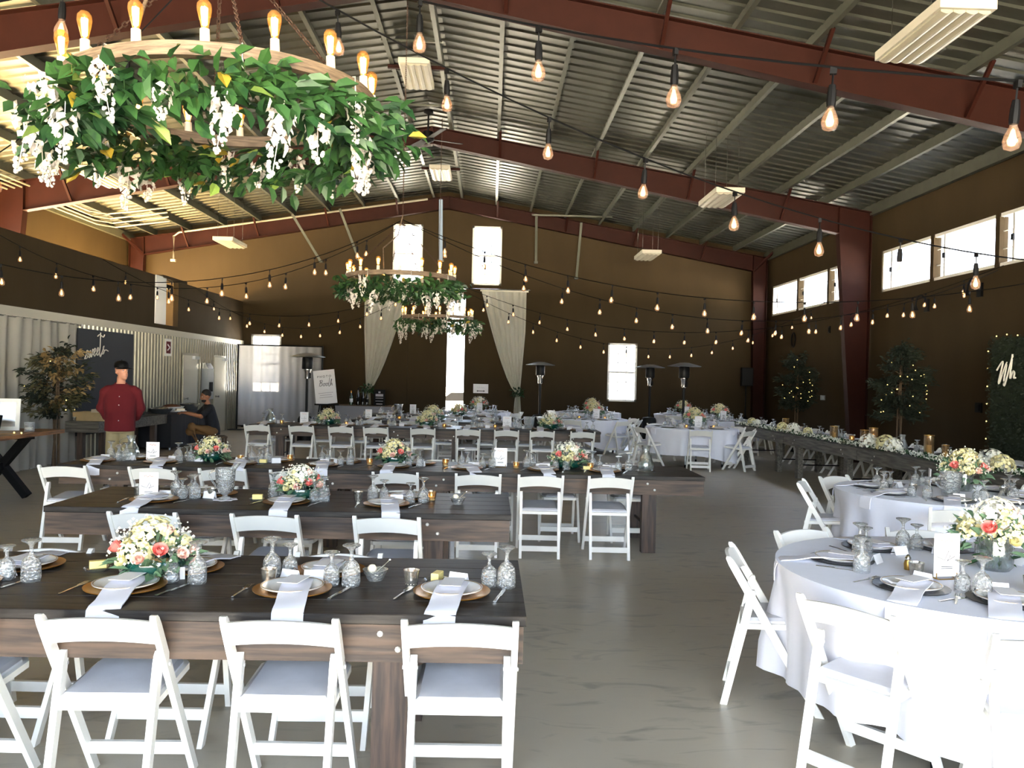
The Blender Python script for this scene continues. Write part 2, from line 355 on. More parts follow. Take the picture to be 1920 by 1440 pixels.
# roof: corrugated sheets with purlins as pieces
roof = struct(thing('ceiling', None, None))
for sgn, x_e in ((1, XR + 0.2), (-1, XL - 0.2)):
    prof = []; y = YF - 0.3
    while y < YB + 0.3: prof += [(y, 0), (y + 0.17, 0), (y + 0.20, -0.024), (y + 0.26, -0.024), (y + 0.29, 0)]; y += 0.305
    vs = []; fs = []
    for yy, d in prof: vs += [(RX, yy, RZ + 0.23 + d), (x_e, yy, roof_z(x_e) + 0.23 + d)]
    for i in range(len(prof) - 1): fs.append((2 * i, 2 * i + 1, 2 * i + 3, 2 * i + 2))
    MB().add(vs, fs).build('roof_sheet', 'galv', roof, smooth=0)
    # a second skin keeps daylight out
    MB().add([(RX, YF - 0.4, RZ + 0.3), (x_e + sgn * 0.3, YF - 0.4, roof_z(x_e) + 0.28), (x_e + sgn * 0.3, YB + 0.4, roof_z(x_e) + 0.28), (RX, YB + 0.4, RZ + 0.3)], [(0, 1, 2, 3)]).build('roof_sheet', 'galv', roof, smooth=0)
    for k in range(10):
        x = RX + sgn * (0.46 + 1.045 * k)
        z1 = roof_z(x) + 0.22; z0 = z1 - 0.2; t = 0.006; w = 0.07 * sgn
        MB().prism([(x - w, z0), (x, z0), (x, z1 - t), (x + w, z1 - t), (x + w, z1), (x - t * sgn, z1), (x - t * sgn, z0 + t), (x - w, z0 + t)], YB - YF, 'y', YF).build('purlin', 'purlin', roof, smooth=0)
    MB().bar((x_e - sgn * 0.28, YF, roof_z(x_e) + 0.1), (x_e - sgn * 0.28, YB, roof_z(x_e) + 0.1), 0.1, 0.22).build('eave_strut', 'purlin', roof, smooth=0)
# angles across the ridge purlins that carry the ridge lamps
for y in (13.6, 14.9, 20.7, 22.2, 16.8):
    MB().box((RX - 0.5, y, RZ + 0.0), (RX + 0.5, y + 0.05, RZ + 0.03)).build('ridge_angle', 'purlin', roof, smooth=0)

# ------------------------------------------------------------------ steel frames
def steel_frame(y, label, back=False):
    t = thing('steel_portal', label, 'steel frame', (0, y, 0))
    for sgn in (1, -1):
        xo = XR - 0.12 if sgn > 0 else XL + 0.12
        xk = xo - sgn * (0.42 if back else 0.72); zk = (5.08 if not back else 5.15); kd = 0.0
        ap = 6.80
        top = lambda x: roof_z(x) - 0.0
        # rafter web and flanges
        w = MB().prism([(RX, ap), (xk, zk), (xo, zk), (xo, top(xo)), (RX, top(RX))], 0.012, 'y', -0.006)
        w.build('rafter_web', 'oxide', t, smooth=0)
        MB().bar((RX, 0, ap), (xk, 0, zk), 0.2, 0.016).build('rafter_flange', 'oxide', t, smooth=0)
        MB().bar((RX, 0, top(RX)), (xo, 0, top(xo)), 0.2, 0.016).build('rafter_flange', 'oxide', t, smooth=0)
        xb = xo - sgn * 0.32
        MB().prism([(xb, 0), (xo, 0), (xo, zk), (xk, zk)], 0.012, 'y', -0.006).build('column_web', 'oxide', t, smooth=0)
        MB().bar((xb, 0, 0), (xk, 0, zk), 0.2, 0.016, up=(1, 0, 0)).build('column_flange', 'oxide', t, smooth=0)
        MB().bar((xo, 0, 0), (xo, 0, top(xo)), 0.2, 0.016, up=(1, 0, 0)).build('column_flange', 'oxide', t, smooth=0)
        MB().bar((xk, 0, zk), (xk, 0, top(xk)), 0.2, 0.016, up=(1, 0, 0)).build('knee_plate', 'oxide', t, smooth=0)
        MB().box((min(xb, xo) - 0.05, -0.14, 0), (max(xb, xo) + 0.05, 0.14, 0.02)).build('base_plate', 'oxide', t, smooth=0)
        for k in (1, 3, 5, 7):
            x = RX + sgn * (0.46 + 1.045 * k); zl = ap + (zk - ap) * abs(x - RX) / abs(xk - RX)
            for sy in ((-1, 1) if not back else (-1,)):
                MB().bar((x, sy * 0.03, zl + 0.02), (x, sy * 0.62, roof_z(x) + 0.03), 0.05, 0.05).build('flange_brace', 'oxide', t, smooth=0)
        MB().bar((xk, 0.02 if not back else -0.02, zk - 0.02), (xo, (0.55 if not back else -0.6), zk + 0.5), 0.06, 0.06).build('flange_brace', 'oxide', t, smooth=0)
    MB().box((RX - 0.03, -0.1, 6.78), (RX + 0.03, 0.1, RZ)).build('ridge_plate', 'oxide', t, smooth=0)
    return t
steel_frame(FRAMES[0], 'red oxide steel portal frame nearest the camera, crossing the top of the picture')
steel_frame(FRAMES[1], 'red oxide steel portal frame in mid hall below the ceiling fan')
steel_frame(FRAMES[2], 'red oxide steel portal frame against the back gable wall', True)
# slender drop rods at the gable and the pale blue post below the ridge
for i, (p, q, w, nm) in enumerate([((-1.62, 24.9, 7.0), (-1.60, 25.1, 5.2), 0.11, 'blue-grey steel post hanging below the ridge at the gable wall'),
        ((-6.0, 24.7, 6.4), (-5.25, 25.3, 5.1), 0.07, 'slanted galvanised strut on the gable left of the tall windows'), ((-4.6, 24.7, 6.6), (-4.1, 25.3, 5.2), 0.07, 'slanted galvanised strut nearest the left tall window'),
        ((1.25, 24.7, 6.6), (1.3, 25.3, 5.25), 0.07, 'slanted galvanised strut right of the tall windows'), ((2.6, 24.7, 6.4), (2.55, 25.3, 4.8), 0.07, 'slanted galvanised strut farthest right on the gable')]):
    s_ = thing('steel_post' if i == 0 else 'strut', nm, 'post' if i == 0 else 'strut')
    MB().bar(p, q, w, w * 0.8, up=(0, 1, 0)).build('shaft', 'blue_steel' if i == 0 else 'purlin', s_, smooth=0)
    MB().box((q[0] - w * 0.8, q[1] - 0.03, q[2] - 0.02), (q[0] + w * 0.8, min(q[1] + 0.12, YB), q[2] + 0.04)).build('foot_plate', 'purlin', s_, smooth=0)
MB().box((1.1, 24.5, 6.52), (3.5, 24.54, 6.57)).build('strut_rail', 'purlin', roof, smooth=0)
# ------------------------------------------------------------------ windows and doors
WN = [0]
def window(ax, a, kind):
    WN[0] += 1
    t = struct(thing('window_%d' % WN[0], None, None))
    u0, u1, z0, z1 = a
    def bx(nm, m, ua, ub, za, zb, d0, d1, par=t):
        if ax == 'y': return MB().box((ua, YB + d0, za), (ub, YB + d1, zb)).build(nm, m, par, smooth=0)
        return MB().box((XR + d0, ua, za), (XR + d1, ub, zb)).build(nm, m, par, smooth=0)
    f = 0.06
    for q in ((u0, u0 + f, z0, z1), (u1 - f, u1, z0, z1), (u0, u1, z0, z0 + f), (u0, u1, z1 - f, z1)): bx('window_frame', 'white_paint', *q, 0.02, 0.13)
    if kind == 'hung':
        zm = (z0 + z1) / 2; bx('meeting_rail', 'white_paint', u0, u1, zm - 0.03, zm + 0.03, 0.04, 0.1)
        for lo, hi in ((z0 + f, zm - 0.03), (zm + 0.03, z1 - f)):
            p = bx('pane', 'pane', u0 + f, u1 - f, lo, hi, 0.07, 0.076)
            for i in (1, 2):
                u = u0 + f + (u1 - u0 - 2 * f) * i / 3; bx('muntin', 'white_paint', u - 0.012, u + 0.012, lo, hi, 0.055, 0.09)
                z = lo + (hi - lo) * i / 3; bx('muntin', 'white_paint', u0 + f, u1 - f, z - 0.012, z + 0.012, 0.057, 0.088)
    else:
        n = 3; w = (u1 - u0) / n
        for i in range(n):
            b = u1 - i * w
            if i: bx('mullion', 'brown_wall', b - 0.06, b + 0.06, z0, z1, 0.0, 0.15)
            p = bx('pane', 'pane', b - w + f, b - f, z0 + f, z1 - f, 0.07, 0.076)
            bx('sash_stile', 'white_paint', b - 0.42, b - 0.36, z0, z1, 0.03, 0.1); bx('latch', 'black', b - 0.42, b - 0.36, (z0 + z1) / 2 - 0.05, (z0 + z1) / 2 + 0.05, 0.0, 0.03)
            for k in (1, 2): bx('muntin', 'white_paint', b - w + f, b - f, z0 + (z1 - z0) * k / 3 - 0.006, z0 + (z1 - z0) * k / 3 + 0.006, 0.066, 0.08)
for a in BWIN: window('y', a, 'hung')
for a in RWIN: window('x', a, 'slide')
# tall sliding doors hung on the inside of the back wall, leaving a slit of daylight
for n_, (a, b) in enumerate(((-3.75, -1.36), (-0.83, 1.2))):
    d = struct(thing('door_%d' % (n_ + 1), None, None))
    w = (b - a) / 2
    for i in range(2): MB().box((a + i * w + 0.003, YB - 0.07, 0.02), (a + (i + 1) * w - 0.003, YB - 0.02, 4.2)).build('door_panel', 'brown_wall', d, smooth=0)
    MB().box((a, YB - 0.09, 4.14), (b, YB - 0.015, 4.26)).build('door_hanger', 'brown_wall', d, smooth=0)
# flush steel doors in the corrugated wall, with closers
for n_, (a, b) in enumerate(((20.5, 21.45), (22.8, 23.75))):
    d = struct(thing('door_%d' % (n_ + 3), None, None))
    MB().box((XP + 0.026, a - 0.06, 0), (XP + 0.04, b + 0.06, 2.13)).build('door_frame', 'corrugated', d, smooth=0)
    MB().box((XP + 0.03, a, 0.01), (XP + 0.055, b, 2.07)).build('door_leaf', 'door_paint', d, smooth=0)
    MB().box((XP + 0.05, b - 0.36, 1.98), (XP + 0.13, b - 0.05, 2.06)).build('door_closer', 'silver_grey', d, smooth=0)
    MB().lathe([(0.028, 0.0), (0.028, 0.02), (0.012, 0.03), (0.012, 0.07), (0.028, 0.075), (0.03, 0.1), (0.0, 0.105)], 10, axis='x').build('door_knob', 'steel', d, loc=(XP + 0.055, a + 0.09, 1.0))
# white panel and gap in the partition
MB().box((XP, 18.82, 2.74), (XP + 0.03, 19.40, 3.83)).build('hatch_panel', 'white_paint', smooth=0)
tag(bpy.data.objects['hatch_panel'], 'white upright panel beside the gap in the upper left partition', 'panel')
t = thing('loft_frame', 'timber stud and hanging rails seen in the gap of the upper left partition', 'timber frame')
MB().box((XP - 0.5, 19.9, 2.66), (XP - 0.3, 20.05, 3.7)).build('stud', 'deck', t, smooth=0); MB().box((XP - 0.5, 19.3, 2.66), (XP - 0.4, 19.45, 3.7)).build('stud', 'black', t, smooth=0)
MB().box((XP - 0.9, 19.3, 3.66), (XP - 0.2, 20.4, 3.74)).build('rail', 'black', t, smooth=0)
# framed safety sign on the corrugated wall, switch boxes and fittings on the walls
t = thing('wall_sign', 'small framed red and white safety sign on the corrugated wall', 'sign')
MB().box((XP + 0.03, 19.35, 2.02), (XP + 0.045, 19.75, 2.42)).build('board', 'white_paint', t, smooth=0); MB().box((XP + 0.046, 19.42, 2.08), (XP + 0.05, 19.68, 2.36)).build('red_field', 'red_shirt', t, smooth=0)
MB().bar((XP + 0.053, 19.48, 2.29), (XP + 0.053, 19.62, 2.22), 0.03, 0.006, up=(1, 0, 0)).bar((XP + 0.053, 19.48, 2.15), (XP + 0.053, 19.62, 2.22), 0.03, 0.006, up=(1, 0, 0)).build('arrow', 'paper', t, smooth=0)
t = thing('dispenser', 'grey metal wall box between the two steel doors', 'wall box')
MB().box((XP + 0.03, 21.85, 0.95), (XP + 0.2, 22.3, 1.75)).build('body', 'silver_grey', t, smooth=0); MB().prism([(XP + 0.03, 1.75), (XP + 0.2, 1.75), (XP + 0.12, 1.9), (XP + 0.03, 1.9)], 0.45, 'y', 21.85).build('hood', 'steel', t, smooth=0)
MB().box((XP + 0.2, 21.95, 1.15), (XP + 0.215, 22.2, 1.4)).build('slot', 'black', t, smooth=0)
for y, z, w, h, lab in ((14.15, 1.37, 0.09, 0.17, 'small black switch plate on right wall by the greenery backdrop'), (20.9, 1.38, 0.12, 0.12, 'small pale outlet box beside mid hall right column'), (20.6, 3.1, 0.05, 0.18, 'tiny dark box high on right wall left of mid column')):
    t = thing('wall_box', lab, 'wall box'); pale = 'pale' in lab
    MB().box((XR - 0.03, y - w, z - h / 2), (XR, y + w, z + h / 2)).build('back_box', 'silver_grey' if pale else 'black', t, smooth=0)
    MB().box((XR - 0.045, y - w * 0.5, z - h * 0.3), (XR - 0.03, y + w * 0.5, z + h * 0.3)).build('cover', 'silver_grey' if pale else 'black', t, smooth=0)
for y, z, lab in ((15.95, 3.3, 'black gooseneck wall lamp under the near right window, farther one'), (14.2, 3.42, 'black gooseneck wall lamp under the near right window, nearer one')):
    t = thing('wall_lamp', lab, 'wall lamp', (XR, y, z))
    MB().box((-0.04, -0.07, -0.12), (0, 0.07, 0.12)).build('back_plate', 'black', t, smooth=0)
    pts = [(-0.04 - 0.10 * (1 - cos(a)), 0.0, 0.2 * sin(a)) for a in [i * pi / 8 for i in range(9)]]
    MB().tube(pts, 0.016).build('gooseneck', 'black', t); MB().lathe([(0.02, 0.1), (0.03, 0.06), (0.055, 0.0), (0.05, 0.0), (0.0, 0.05)], 10).build('lamp_shade', 'black', t, loc=(-0.24, 0, -0.1))
t = thing('cable_coil', 'small black cable coil hanging on right wall above the far lit tree', 'cable coil', (XR - 0.04, 23.0, 2.95))
MB().tube([(0, 0.14 * cos(i * pi / 8), 0.2 * sin(i * pi / 8)) for i in range(16)], 0.02, closed=True).build('loop', 'black', t); MB().lathe([(0.02, -0.02), (0.02, 0.05)], 8, axis='x').build('hook', 'steel', t, loc=(0, 0, 0.2))
# conduits running under the roof at the left
cd = thing('conduit_bundle', 'pale metal conduits bending under the far left roof slope', 'conduit')
for k in range(4):
    x0 = -10.6 + 0.16 * k; z0 = roof_z(x0) - 0.12
    MB().tube([(x0, 13, z0), (x0, 22.4 - 0.5 * k, z0), (x0 + 0.25, 22.9 - 0.5 * k, z0 + 0.02), (x0 + 1.6, 23.2 - 0.5 * k, roof_z(x0 + 1.6) - 0.1)], 0.022, 6).build('conduit', 'trim_metal', cd)
cd = thing('conduit', 'thin pale conduit following the gable rafter down the left wall', 'conduit')
MB().tube([(RX - 0.6, 24.95, roof_z(RX - 0.6) - 0.05), (-9.4, 24.95, roof_z(-9.4) - 0.05), (-9.55, 24.95, roof_z(-9.5) - 0.15), (-9.55, 24.95, 5.0)], 0.03, 6).build('pipe', 'trim_metal', cd); MB().box((-9.62, 24.9, 4.93), (-9.48, 25.0, 5.0)).build('end_box', 'trim_metal', cd, smooth=0)

# ------------------------------------------------------------------ hanging lamps
def panel_lamp(x, y, z, label, ridge=False):
    t = thing('panel_lamp', label, 'ceiling lamp', (x, y, z))
    w, l = 0.26, 0.63
    MB().box((-w, -l, 0.0), (w, l, 0.09)).build('housing', 'lamp_housing', t, smooth=0)
    for k in range(4):
        a = -w + 0.03 + k * (2 * w - 0.06) / 4
        MB().prism([(a, -0.02), (a + 0.045, -0.035), (a + 0.07, -0.035), (a + 0.11, -0.02), (a + 0.11, 0), (a, 0)], 2 * l - 0.08, 'y', -l + 0.04).build('diffuser', 'panel_tint', t, smooth=0)
    if not ridge:
        for sx in (-1, 1):
            for sy in (-1, 1): MB().tube([(sx * w * 0.8, sy * l * 0.6, 0.09), (sx * w * 0.8, sy * l * 0.6, roof_z(x + sx * w * 0.8) + 0.215 - z)], 0.004, 4).build('wire', 'steel', t)
    else: MB().box((-0.5, -l * 0.2, 0.09), (0.5, -l * 0.1, 0.15)).build('hanger', 'oxide', t, smooth=0)
    return t
for i, y in enumerate((7.95, 15.3, 22.5)):
    panel_lamp(4.2, y, 5.1, ['flat panel lamp hung at upper right, nearest the camera', 'flat panel lamp hung right of centre before the mid frame', 'flat panel lamp hung before the gable wall on the right'][i])
    if i: panel_lamp(-7.04, y - 0.2, 5.1, ['', 'flat panel lamp hung under left roof slope behind nearest chandelier', 'flat panel lamp hung before the gable wall on the left'][i])
panel_lamp(RX, 14.6, 6.95, 'flat panel lamp fixed under the ridge nearer the camera', True); panel_lamp(RX, 21.6, 6.95, 'flat panel lamp fixed under the ridge near gable wall', True)
t = thing('ceiling_fan', 'black ceiling fan hanging under the ridge before the mid frame', 'ceiling fan', (RX, 17.25, 6.62))
MB().lathe([(0.0, 0.62), (0.09, 0.6), (0.1, 0.54), (0.02, 0.5), (0.02, 0.16), (0.11, 0.14), (0.13, 0.04), (0.12, -0.04), (0.05, -0.08), (0.0, -0.08)], 16).build('motor', 'black', t)
for k in range(4):
    a = 0.5 + k * pi / 2
    b_ = MB().bar((0.12, 0, 0), (0.78, 0, 0.02), 0.15, 0.012).build('blade', 'black', t, smooth=0, rot=(0.2, 0, a))
# security camera style light under fan and small spot at near frame

# ------------------------------------------------------------------ folding chair (faces +y, origin on the floor)
def rail_y(z): return -0.25 + 0.47 * (0.785 - z) / 0.785
def make_chair():
    t = thing('folding_chair', 'x', 'chair', group='white folding chairs')
    for s in (-1, 1):
        x = s * 0.207
        m = MB(); prof = []
        # long rail from the rounded top of the back down to the front foot
        pts = [(-0.022, 0.0), (0.022, 0.0)]; z_ = [0.0, 0.70, 0.76, 0.785]; L = []; Rr = []
        for z, w in ((0, 0.022), (0.60, 0.024), (0.74, 0.022), (0.772, 0.017), (0.785, 0.008)):
            L.append((rail_y(z) - w, z)); Rr.append((rail_y(z) + w, z))
        m.prism(L + Rr[::-1], 0.024, 'x', x - 0.012); m.build('side_rail', 'chair_white', t, smooth=0)
        x2 = s * 0.180; m = MB(); L = []; Rr = []
        for z, w in ((0, 0.018), (0.50, 0.021), (0.575, 0.021), (0.60, 0.016), (0.612, 0.007)):
            yy = -0.255 + 0.135 * z / 0.61; L.append((yy - w, z)); Rr.append((yy + w, z))
        m.prism(L + Rr[::-1], 0.026, 'x', x2 - 0.013); m.build('rear_leg', 'chair_white', t, smooth=0)
        m = MB().lathe([(0.006, -0.03), (0.008, -0.03), (0.008, 0.03), (0.0, 0.03)], 8, axis='x'); m.build('pivot_bolt', 'bolt', t, loc=(s * 0.195, rail_y(0.56), 0.56))
    # back slat: arched upper and lower edge, bowed backwards
    n = 10; vs = []; fs = []
    for i in range(n + 1):
        u = -1 + 2 * i / n; x = u * 0.197; arch = 0.02 * (1 - u * u); bow = -0.018 * (1 - u * u)
        for z, d in ((0.655 + arch, 0.009), (0.757 + arch, 0.009), (0.757 + arch, -0.009), (0.655 + arch, -0.009)): vs.append((x, rail_y(z) + bow + d, z))
    for i in range(n):
        for j in range(4): fs.append((i * 4 + j, i * 4 + (j + 1) % 4, i * 4 + 4 + (j + 1) % 4, i * 4 + 4 + j))
    fs += [(0, 1, 2, 3), tuple(range(n * 4, n * 4 + 4))]
    MB().add(vs, fs).build('back_slat', 'chair_white', t, smooth=30)
    def seat(h0, h1, ins, nm, m, top):
        pl = [(-0.19 + ins, -0.185 + ins), (0.19 - ins, -0.185 + ins), (0.19 - ins, 0.19 - ins), (0.165 - ins, 0.225 - ins), (-0.165 + ins, 0.225 - ins), (-0.19 + ins, 0.19 - ins)]
        q = MB(); k = len(pl); zz = lambda y, h: h + 0.03 * (y + 0.185) / 0.41
        vs = [(x, y, zz(y, h0)) for x, y in pl] + [(x, y, zz(y, h1)) for x, y in pl] + [(x * 0.9, y * 0.9, zz(y, h1 + top)) for x, y in pl]
        q.add(vs, [tuple(range(k))[::-1]] + [(i, (i + 1) % k, k + (i + 1) % k, k + i) for i in range(k)] + [(k + i, k + (i + 1) % k, 2 * k + (i + 1) % k, 2 * k + i) for i in range(k)] + [tuple(range(2 * k, 3 * k))])
        q.build(nm, m, t, smooth=30)
    seat(0.405, 0.432, 0.0, 'seat_frame', 'chair_white', 0.001); seat(0.433, 0.445, 0.018, 'cushion', 'cushion', 0.014)
    MB().box((-0.197, rail_y(0.12) - 0.01, 0.095), (0.197, rail_y(0.12) + 0.012, 0.145)).build('front_stretcher', 'chair_white', t, smooth=0)
    MB().box((-0.168, -0.246, 0.065), (0.168, -0.224, 0.115)).build('rear_stretcher', 'chair_white', t, smooth=0)
    return t
CH = [make_chair(), False]
def chair(x, y, rz, label):
    if not CH[1]: CH[1] = True; c = CH[0]; c.location = (x, y, 0); c.rotation_euler = (0, 0, rz); c['label'] = label
    else: c = copy_tree(CH[0], None, (x, y, 0), rz, label)
    return c
# ------------------------------------------------------------------ plank tables (long axis local x)
TZ = 0.765
def make_table():
    L, Dp = 3.12, 1.0
    t = thing('plank_table', 'x', 'table')
    w = Dp / 5
    for i in range(5):
        y = -Dp / 2 + i * w
        MB().bar((-L / 2, y + w / 2, TZ - 0.02), (L / 2, y + w / 2, TZ - 0.02), w - 0.004, 0.04, bev=0.003).build('plank', 'plank', t, smooth=0)
    for s in (-1, 1):
        MB().box((-L / 2 + 0.01, s * (Dp / 2 - 0.02) - 0.018, TZ - 0.185), (L / 2 - 0.01, s * (Dp / 2 - 0.02) + 0.018, TZ - 0.04)).build('apron_board', 'apron', t, smooth=0)
        MB().box((s * (L / 2 - 0.03) - 0.018, -Dp / 2 + 0.04, TZ - 0.185), (s * (L / 2 - 0.03) + 0.018, Dp / 2 - 0.04, TZ - 0.04)).build('apron_end', 'apron', t, smooth=0)
        for k in (-1, 1):
            lx = k * (L / 2 - 0.53); ly = s * (Dp / 2 - 0.11)
            MB().box((lx - 0.07, ly - 0.045, 0), (lx + 0.07, ly + 0.045, TZ - 0.04)).build('leg', 'leg_wood', t, smooth=0)
            for dx, dz in ((-0.035, 0.075), (0.035, 0.135)):
                MB().lathe([(0.012, 0), (0.012, 0.004), (0.006, 0.009), (0, 0.009)], 8, axis='y').build('bolt', 'bolt', t, loc=(lx + k * dx, s * (Dp / 2 - 0.002), TZ - dz), rot=(0, 0, 0 if s > 0 else pi))
    for k in (-1, 1):
        lx = k * (L / 2 - 0.53)
        for z in (0.54, 0.24): MB().tube([(lx, -Dp / 2 + 0.1, z), (lx, Dp / 2 - 0.1, z)], 0.012, 6).build('tie_rod', 'black_metal', t)
    return t
TB = [make_table(), False]
def table(cx, cy, rz, label, wood=None):
    if not TB[1]: TB[1] = True; t = TB[0]; t.location = (cx, cy, 0); t.rotation_euler = (0, 0, rz); t['label'] = label
    else: t = copy_tree(TB[0], None, (cx, cy, 0), rz, label)
    if wood:
        for c in t.children:
            if c.name.split('.')[0] in ('plank', 'apron_board', 'apron_end', 'leg'):
                c.material_slots[0].link = 'OBJECT'; c.material_slots[0].material = MATS[wood]
    return t
# ------------------------------------------------------------------ tableware meshes
goblet_prof = lambda h, r: [(r * 0.90, 0.0), (r * 0.99, 0.005), (r * 1.0, h * 0.12), (r * 0.97, h * 0.36), (r * 0.88, h * 0.48), (r * 0.60, h * 0.575), (r * 0.28, h * 0.63), (r * 0.19, h * 0.70), (r * 0.20, h * 0.82), (r * 0.42, h * 0.90), (r * 0.92, h * 0.962), (r * 0.98, h * 0.985), (r * 0.9, h), (0.0, h * 0.985)]
M_BIG = MB().lathe(goblet_prof(0.182, 0.041)[::-1], 14).mesh('goblet', 'crystal', 60)
M_SML = MB().lathe(goblet_prof(0.148, 0.036)[::-1], 14).mesh('goblet', 'crystal', 60)
def charger_mesh(m): return MB().lathe([(0.0, 0.004), (0.10, 0.004), (0.115, 0.010), (0.160, 0.016), (0.165, 0.0165), (0.163, 0.012), (0.115, 0.0), (0.0, 0.0)][::-1], 28).mesh('charger', m, 50)
M_CHG = charger_mesh('gold'); M_CHB = charger_mesh('charger_black')
q = MB(); q.lathe([(0.0, 0.012), (0.085, 0.012), (0.095, 0.018), (0.128, 0.026), (0.132, 0.0265), (0.13, 0.022), (0.09, 0.008), (0.0, 0.008)][::-1], 28)
M_PLATE = q.mesh('plate', 'china', 50)
M_PRING = MB().lathe([(0.1235, 0.0262), (0.1275, 0.0272), (0.1275, 0.0262)], 28, cap=False).mesh('gilt_band', 'gilt', 0)
def napkin_mesh(drop, skew):
    path = [(0.10, 0.030), (0.05, 0.034), (-0.02, 0.031), (-0.09, 0.032), (-0.15, 0.026), (-0.22, 0.012), (-0.295, 0.008), (-0.325, -0.005), (-0.335, -0.04), (-0.337, -drop)]
    vs = []; fs = []; hw = 0.062
    for i, (y, z) in enumerate(path):
        o = skew * (0.10 - y) * 0.5
        for u in (-1, -0.33, 0.33, 1): vs.append((u * hw + o, y, z + 0.004 * cos(u * 2 + i)))
    k = len(path); n = 4
    for i in range(k - 1):
        for j in range(n - 1): fs.append((i * n + j, i * n + j + 1, i * n + n + j + 1, i * n + n + j))
    o = len(vs); vs2 = [(x, y + (0.005 if z < -0.003 else 0), z - 0.005 if z > -0.003 else z) for x, y, z in vs]
    vs += vs2; fs += [tuple(a + o for a in f[::-1]) for f in fs]
    per = [j for j in range(n)] + [i * n + n - 1 for i in range(1, k)] + [(k - 1) * n + j for j in range(n - 2, -1, -1)] + [i * n for i in range(k - 2, 0, -1)]
    for a, b in zip(per, per[1:] + per[:1]): fs.append((a, b, b + o, a + o))
    return MB().add(vs, fs).mesh('napkin', 'linen', 60)
M_NAP = [napkin_mesh(0.115, 0.0), napkin_mesh(0.10, 0.35), napkin_mesh(0.12, -0.3), napkin_mesh(0.09, 0.15)]
M_MENU = MB().box((-0.045, -0.055, 0.046), (0.045, 0.085, 0.048)).mesh('menu_card', 'paper', 0)
q = MB(); q.bar((0, -0.11, 0.004), (0, -0.02, 0.005), 0.014, 0.006, bev=0.002); q.prism([(-0.006, -0.02), (0.010, -0.02), (0.011, 0.07), (0.004, 0.11), (-0.006, 0.09)], 0.003, 'z', 0.002)
M_KNIFE = q.mesh('knife', 'steel', 0)
q = MB(); q.bar((0, -0.1, 0.004), (0, 0.03, 0.006), 0.009, 0.004, bev=0.001); q.prism([(-0.011, 0.03), (0.011, 0.03), (0.012, 0.05), (-0.012, 0.05)], 0.003, 'z', 0.005)
for k in range(4): q.bar((-0.0105 + k * 0.007, 0.05, 0.0065), (-0.0105 + k * 0.007, 0.10, 0.009), 0.003, 0.002)
M_FORK = q.mesh('fork', 'steel', 0)
M_CARD = MB().prism([(-0.022, 0.0), (0.0, 0.05), (0.022, 0.0), (0.020, 0.0), (0.0, 0.047), (-0.020, 0.0)], 0.09, 'x', -0.045).mesh('place_card', 'paper', 0)
M_VOT = MB().lathe([(0.0, 0.0), (0.026, 0.0), (0.036, 0.068), (0.034, 0.068), (0.025, 0.006), (0.0, 0.006)][::-1], 14).mesh('votive_cup', 'mercury', 50)
M_VOTG = MB().lathe([(0.0, 0.0), (0.028, 0.0), (0.036, 0.07), (0.034, 0.07), (0.026, 0.006), (0.0, 0.006)][::-1], 14).mesh('votive_cup', 'hurricane', 50)
M_TEA = MB().lathe([(0.0, 0.03), (0.027, 0.03), (0.027, 0.007), (0.0, 0.007)], 12).mesh('candle', 'wax', 40)
M_FLAME = MB().lathe([(0.0, 0.0), (0.005, 0.006), (0.006, 0.012), (0.0, 0.028)], 8).mesh('flame', 'flame', 60)
def R2(x, y, a): return (x * cos(a) - y * sin(a), x * sin(a) + y * cos(a))
def setting(x, y, rz, where, gold=True, level=0, menu=True, z=TZ, nap=None, lone=False):
    """one place: charger, plate, napkin, goblets, cutlery, card; the guest sits towards local -y"""
    L = lambda s_: s_ + ' ' + where
    a = rz + U(-0.05, 0.05)
    o = put('charger', M_CHG if gold else M_CHB, None, (x, y, z), (0, 0, a)); tag(o, L('gold charger plate' if gold else 'black charger plate'), 'charger', 'charger plates')
    o = put('plate', M_PLATE, None, (x, y, z + 0.005), (0, 0, a)); tag(o, L('white gilt-edged dinner plate'), 'plate', 'dinner plates')
    if level < 2: put('gilt_band', M_PRING, o)
    o = put('napkin', random.choice(M_NAP) if nap is None else M_NAP[nap], None, (x, y, z + 0.002), (0, 0, rz + U(-0.12, 0.12))); tag(o, L('white folded napkin'), 'napkin', 'napkins')
    if menu and level < 2:
        o2 = put('menu_card', M_MENU, None, (x, y, z + 0.001), (0, 0, rz + U(-0.25, 0.1))); tag(o2, L('small menu card'), 'card', 'menu cards')
    for nm, me, dx, dy, sz in (('goblet', M_BIG, 0.245, 0.11, 'large'), ('goblet', M_SML, 0.155, 0.10, 'small')):
        d = R2(dx + U(-0.02, 0.02), dy + U(-0.03, 0.04), rz); o = put(nm, me, None, (x + d[0], y + d[1], z), (0, 0, U(0, 6)))
        tag(o, L(sz + ' upturned cut-glass goblet'), 'goblet', 'upturned goblets')
    if level < 1:
        d = R2(0.205, -0.02, rz); o = put('knife', M_KNIFE, None, (x + d[0], y + d[1], z), (0, 0, rz + U(-0.35, -0.1))); tag(o, L('steel table knife'), 'knife', 'table knives')
        d = R2(-0.205, -0.02, rz); o = put('fork', M_FORK, None, (x + d[0], y + d[1], z), (0, 0, rz + U(-0.3, 0.05))); tag(o, L('steel table fork'), 'fork', 'table forks')
    if level < 2 and menu:
        d = R2(U(-0.06, 0.08), 0.175, rz); o = put('place_card', M_CARD, None, (x + d[0], y + d[1], z), (0, 0, rz + U(-0.5, 0.5))); tag(o, L('tent place card'), 'card', 'place cards')
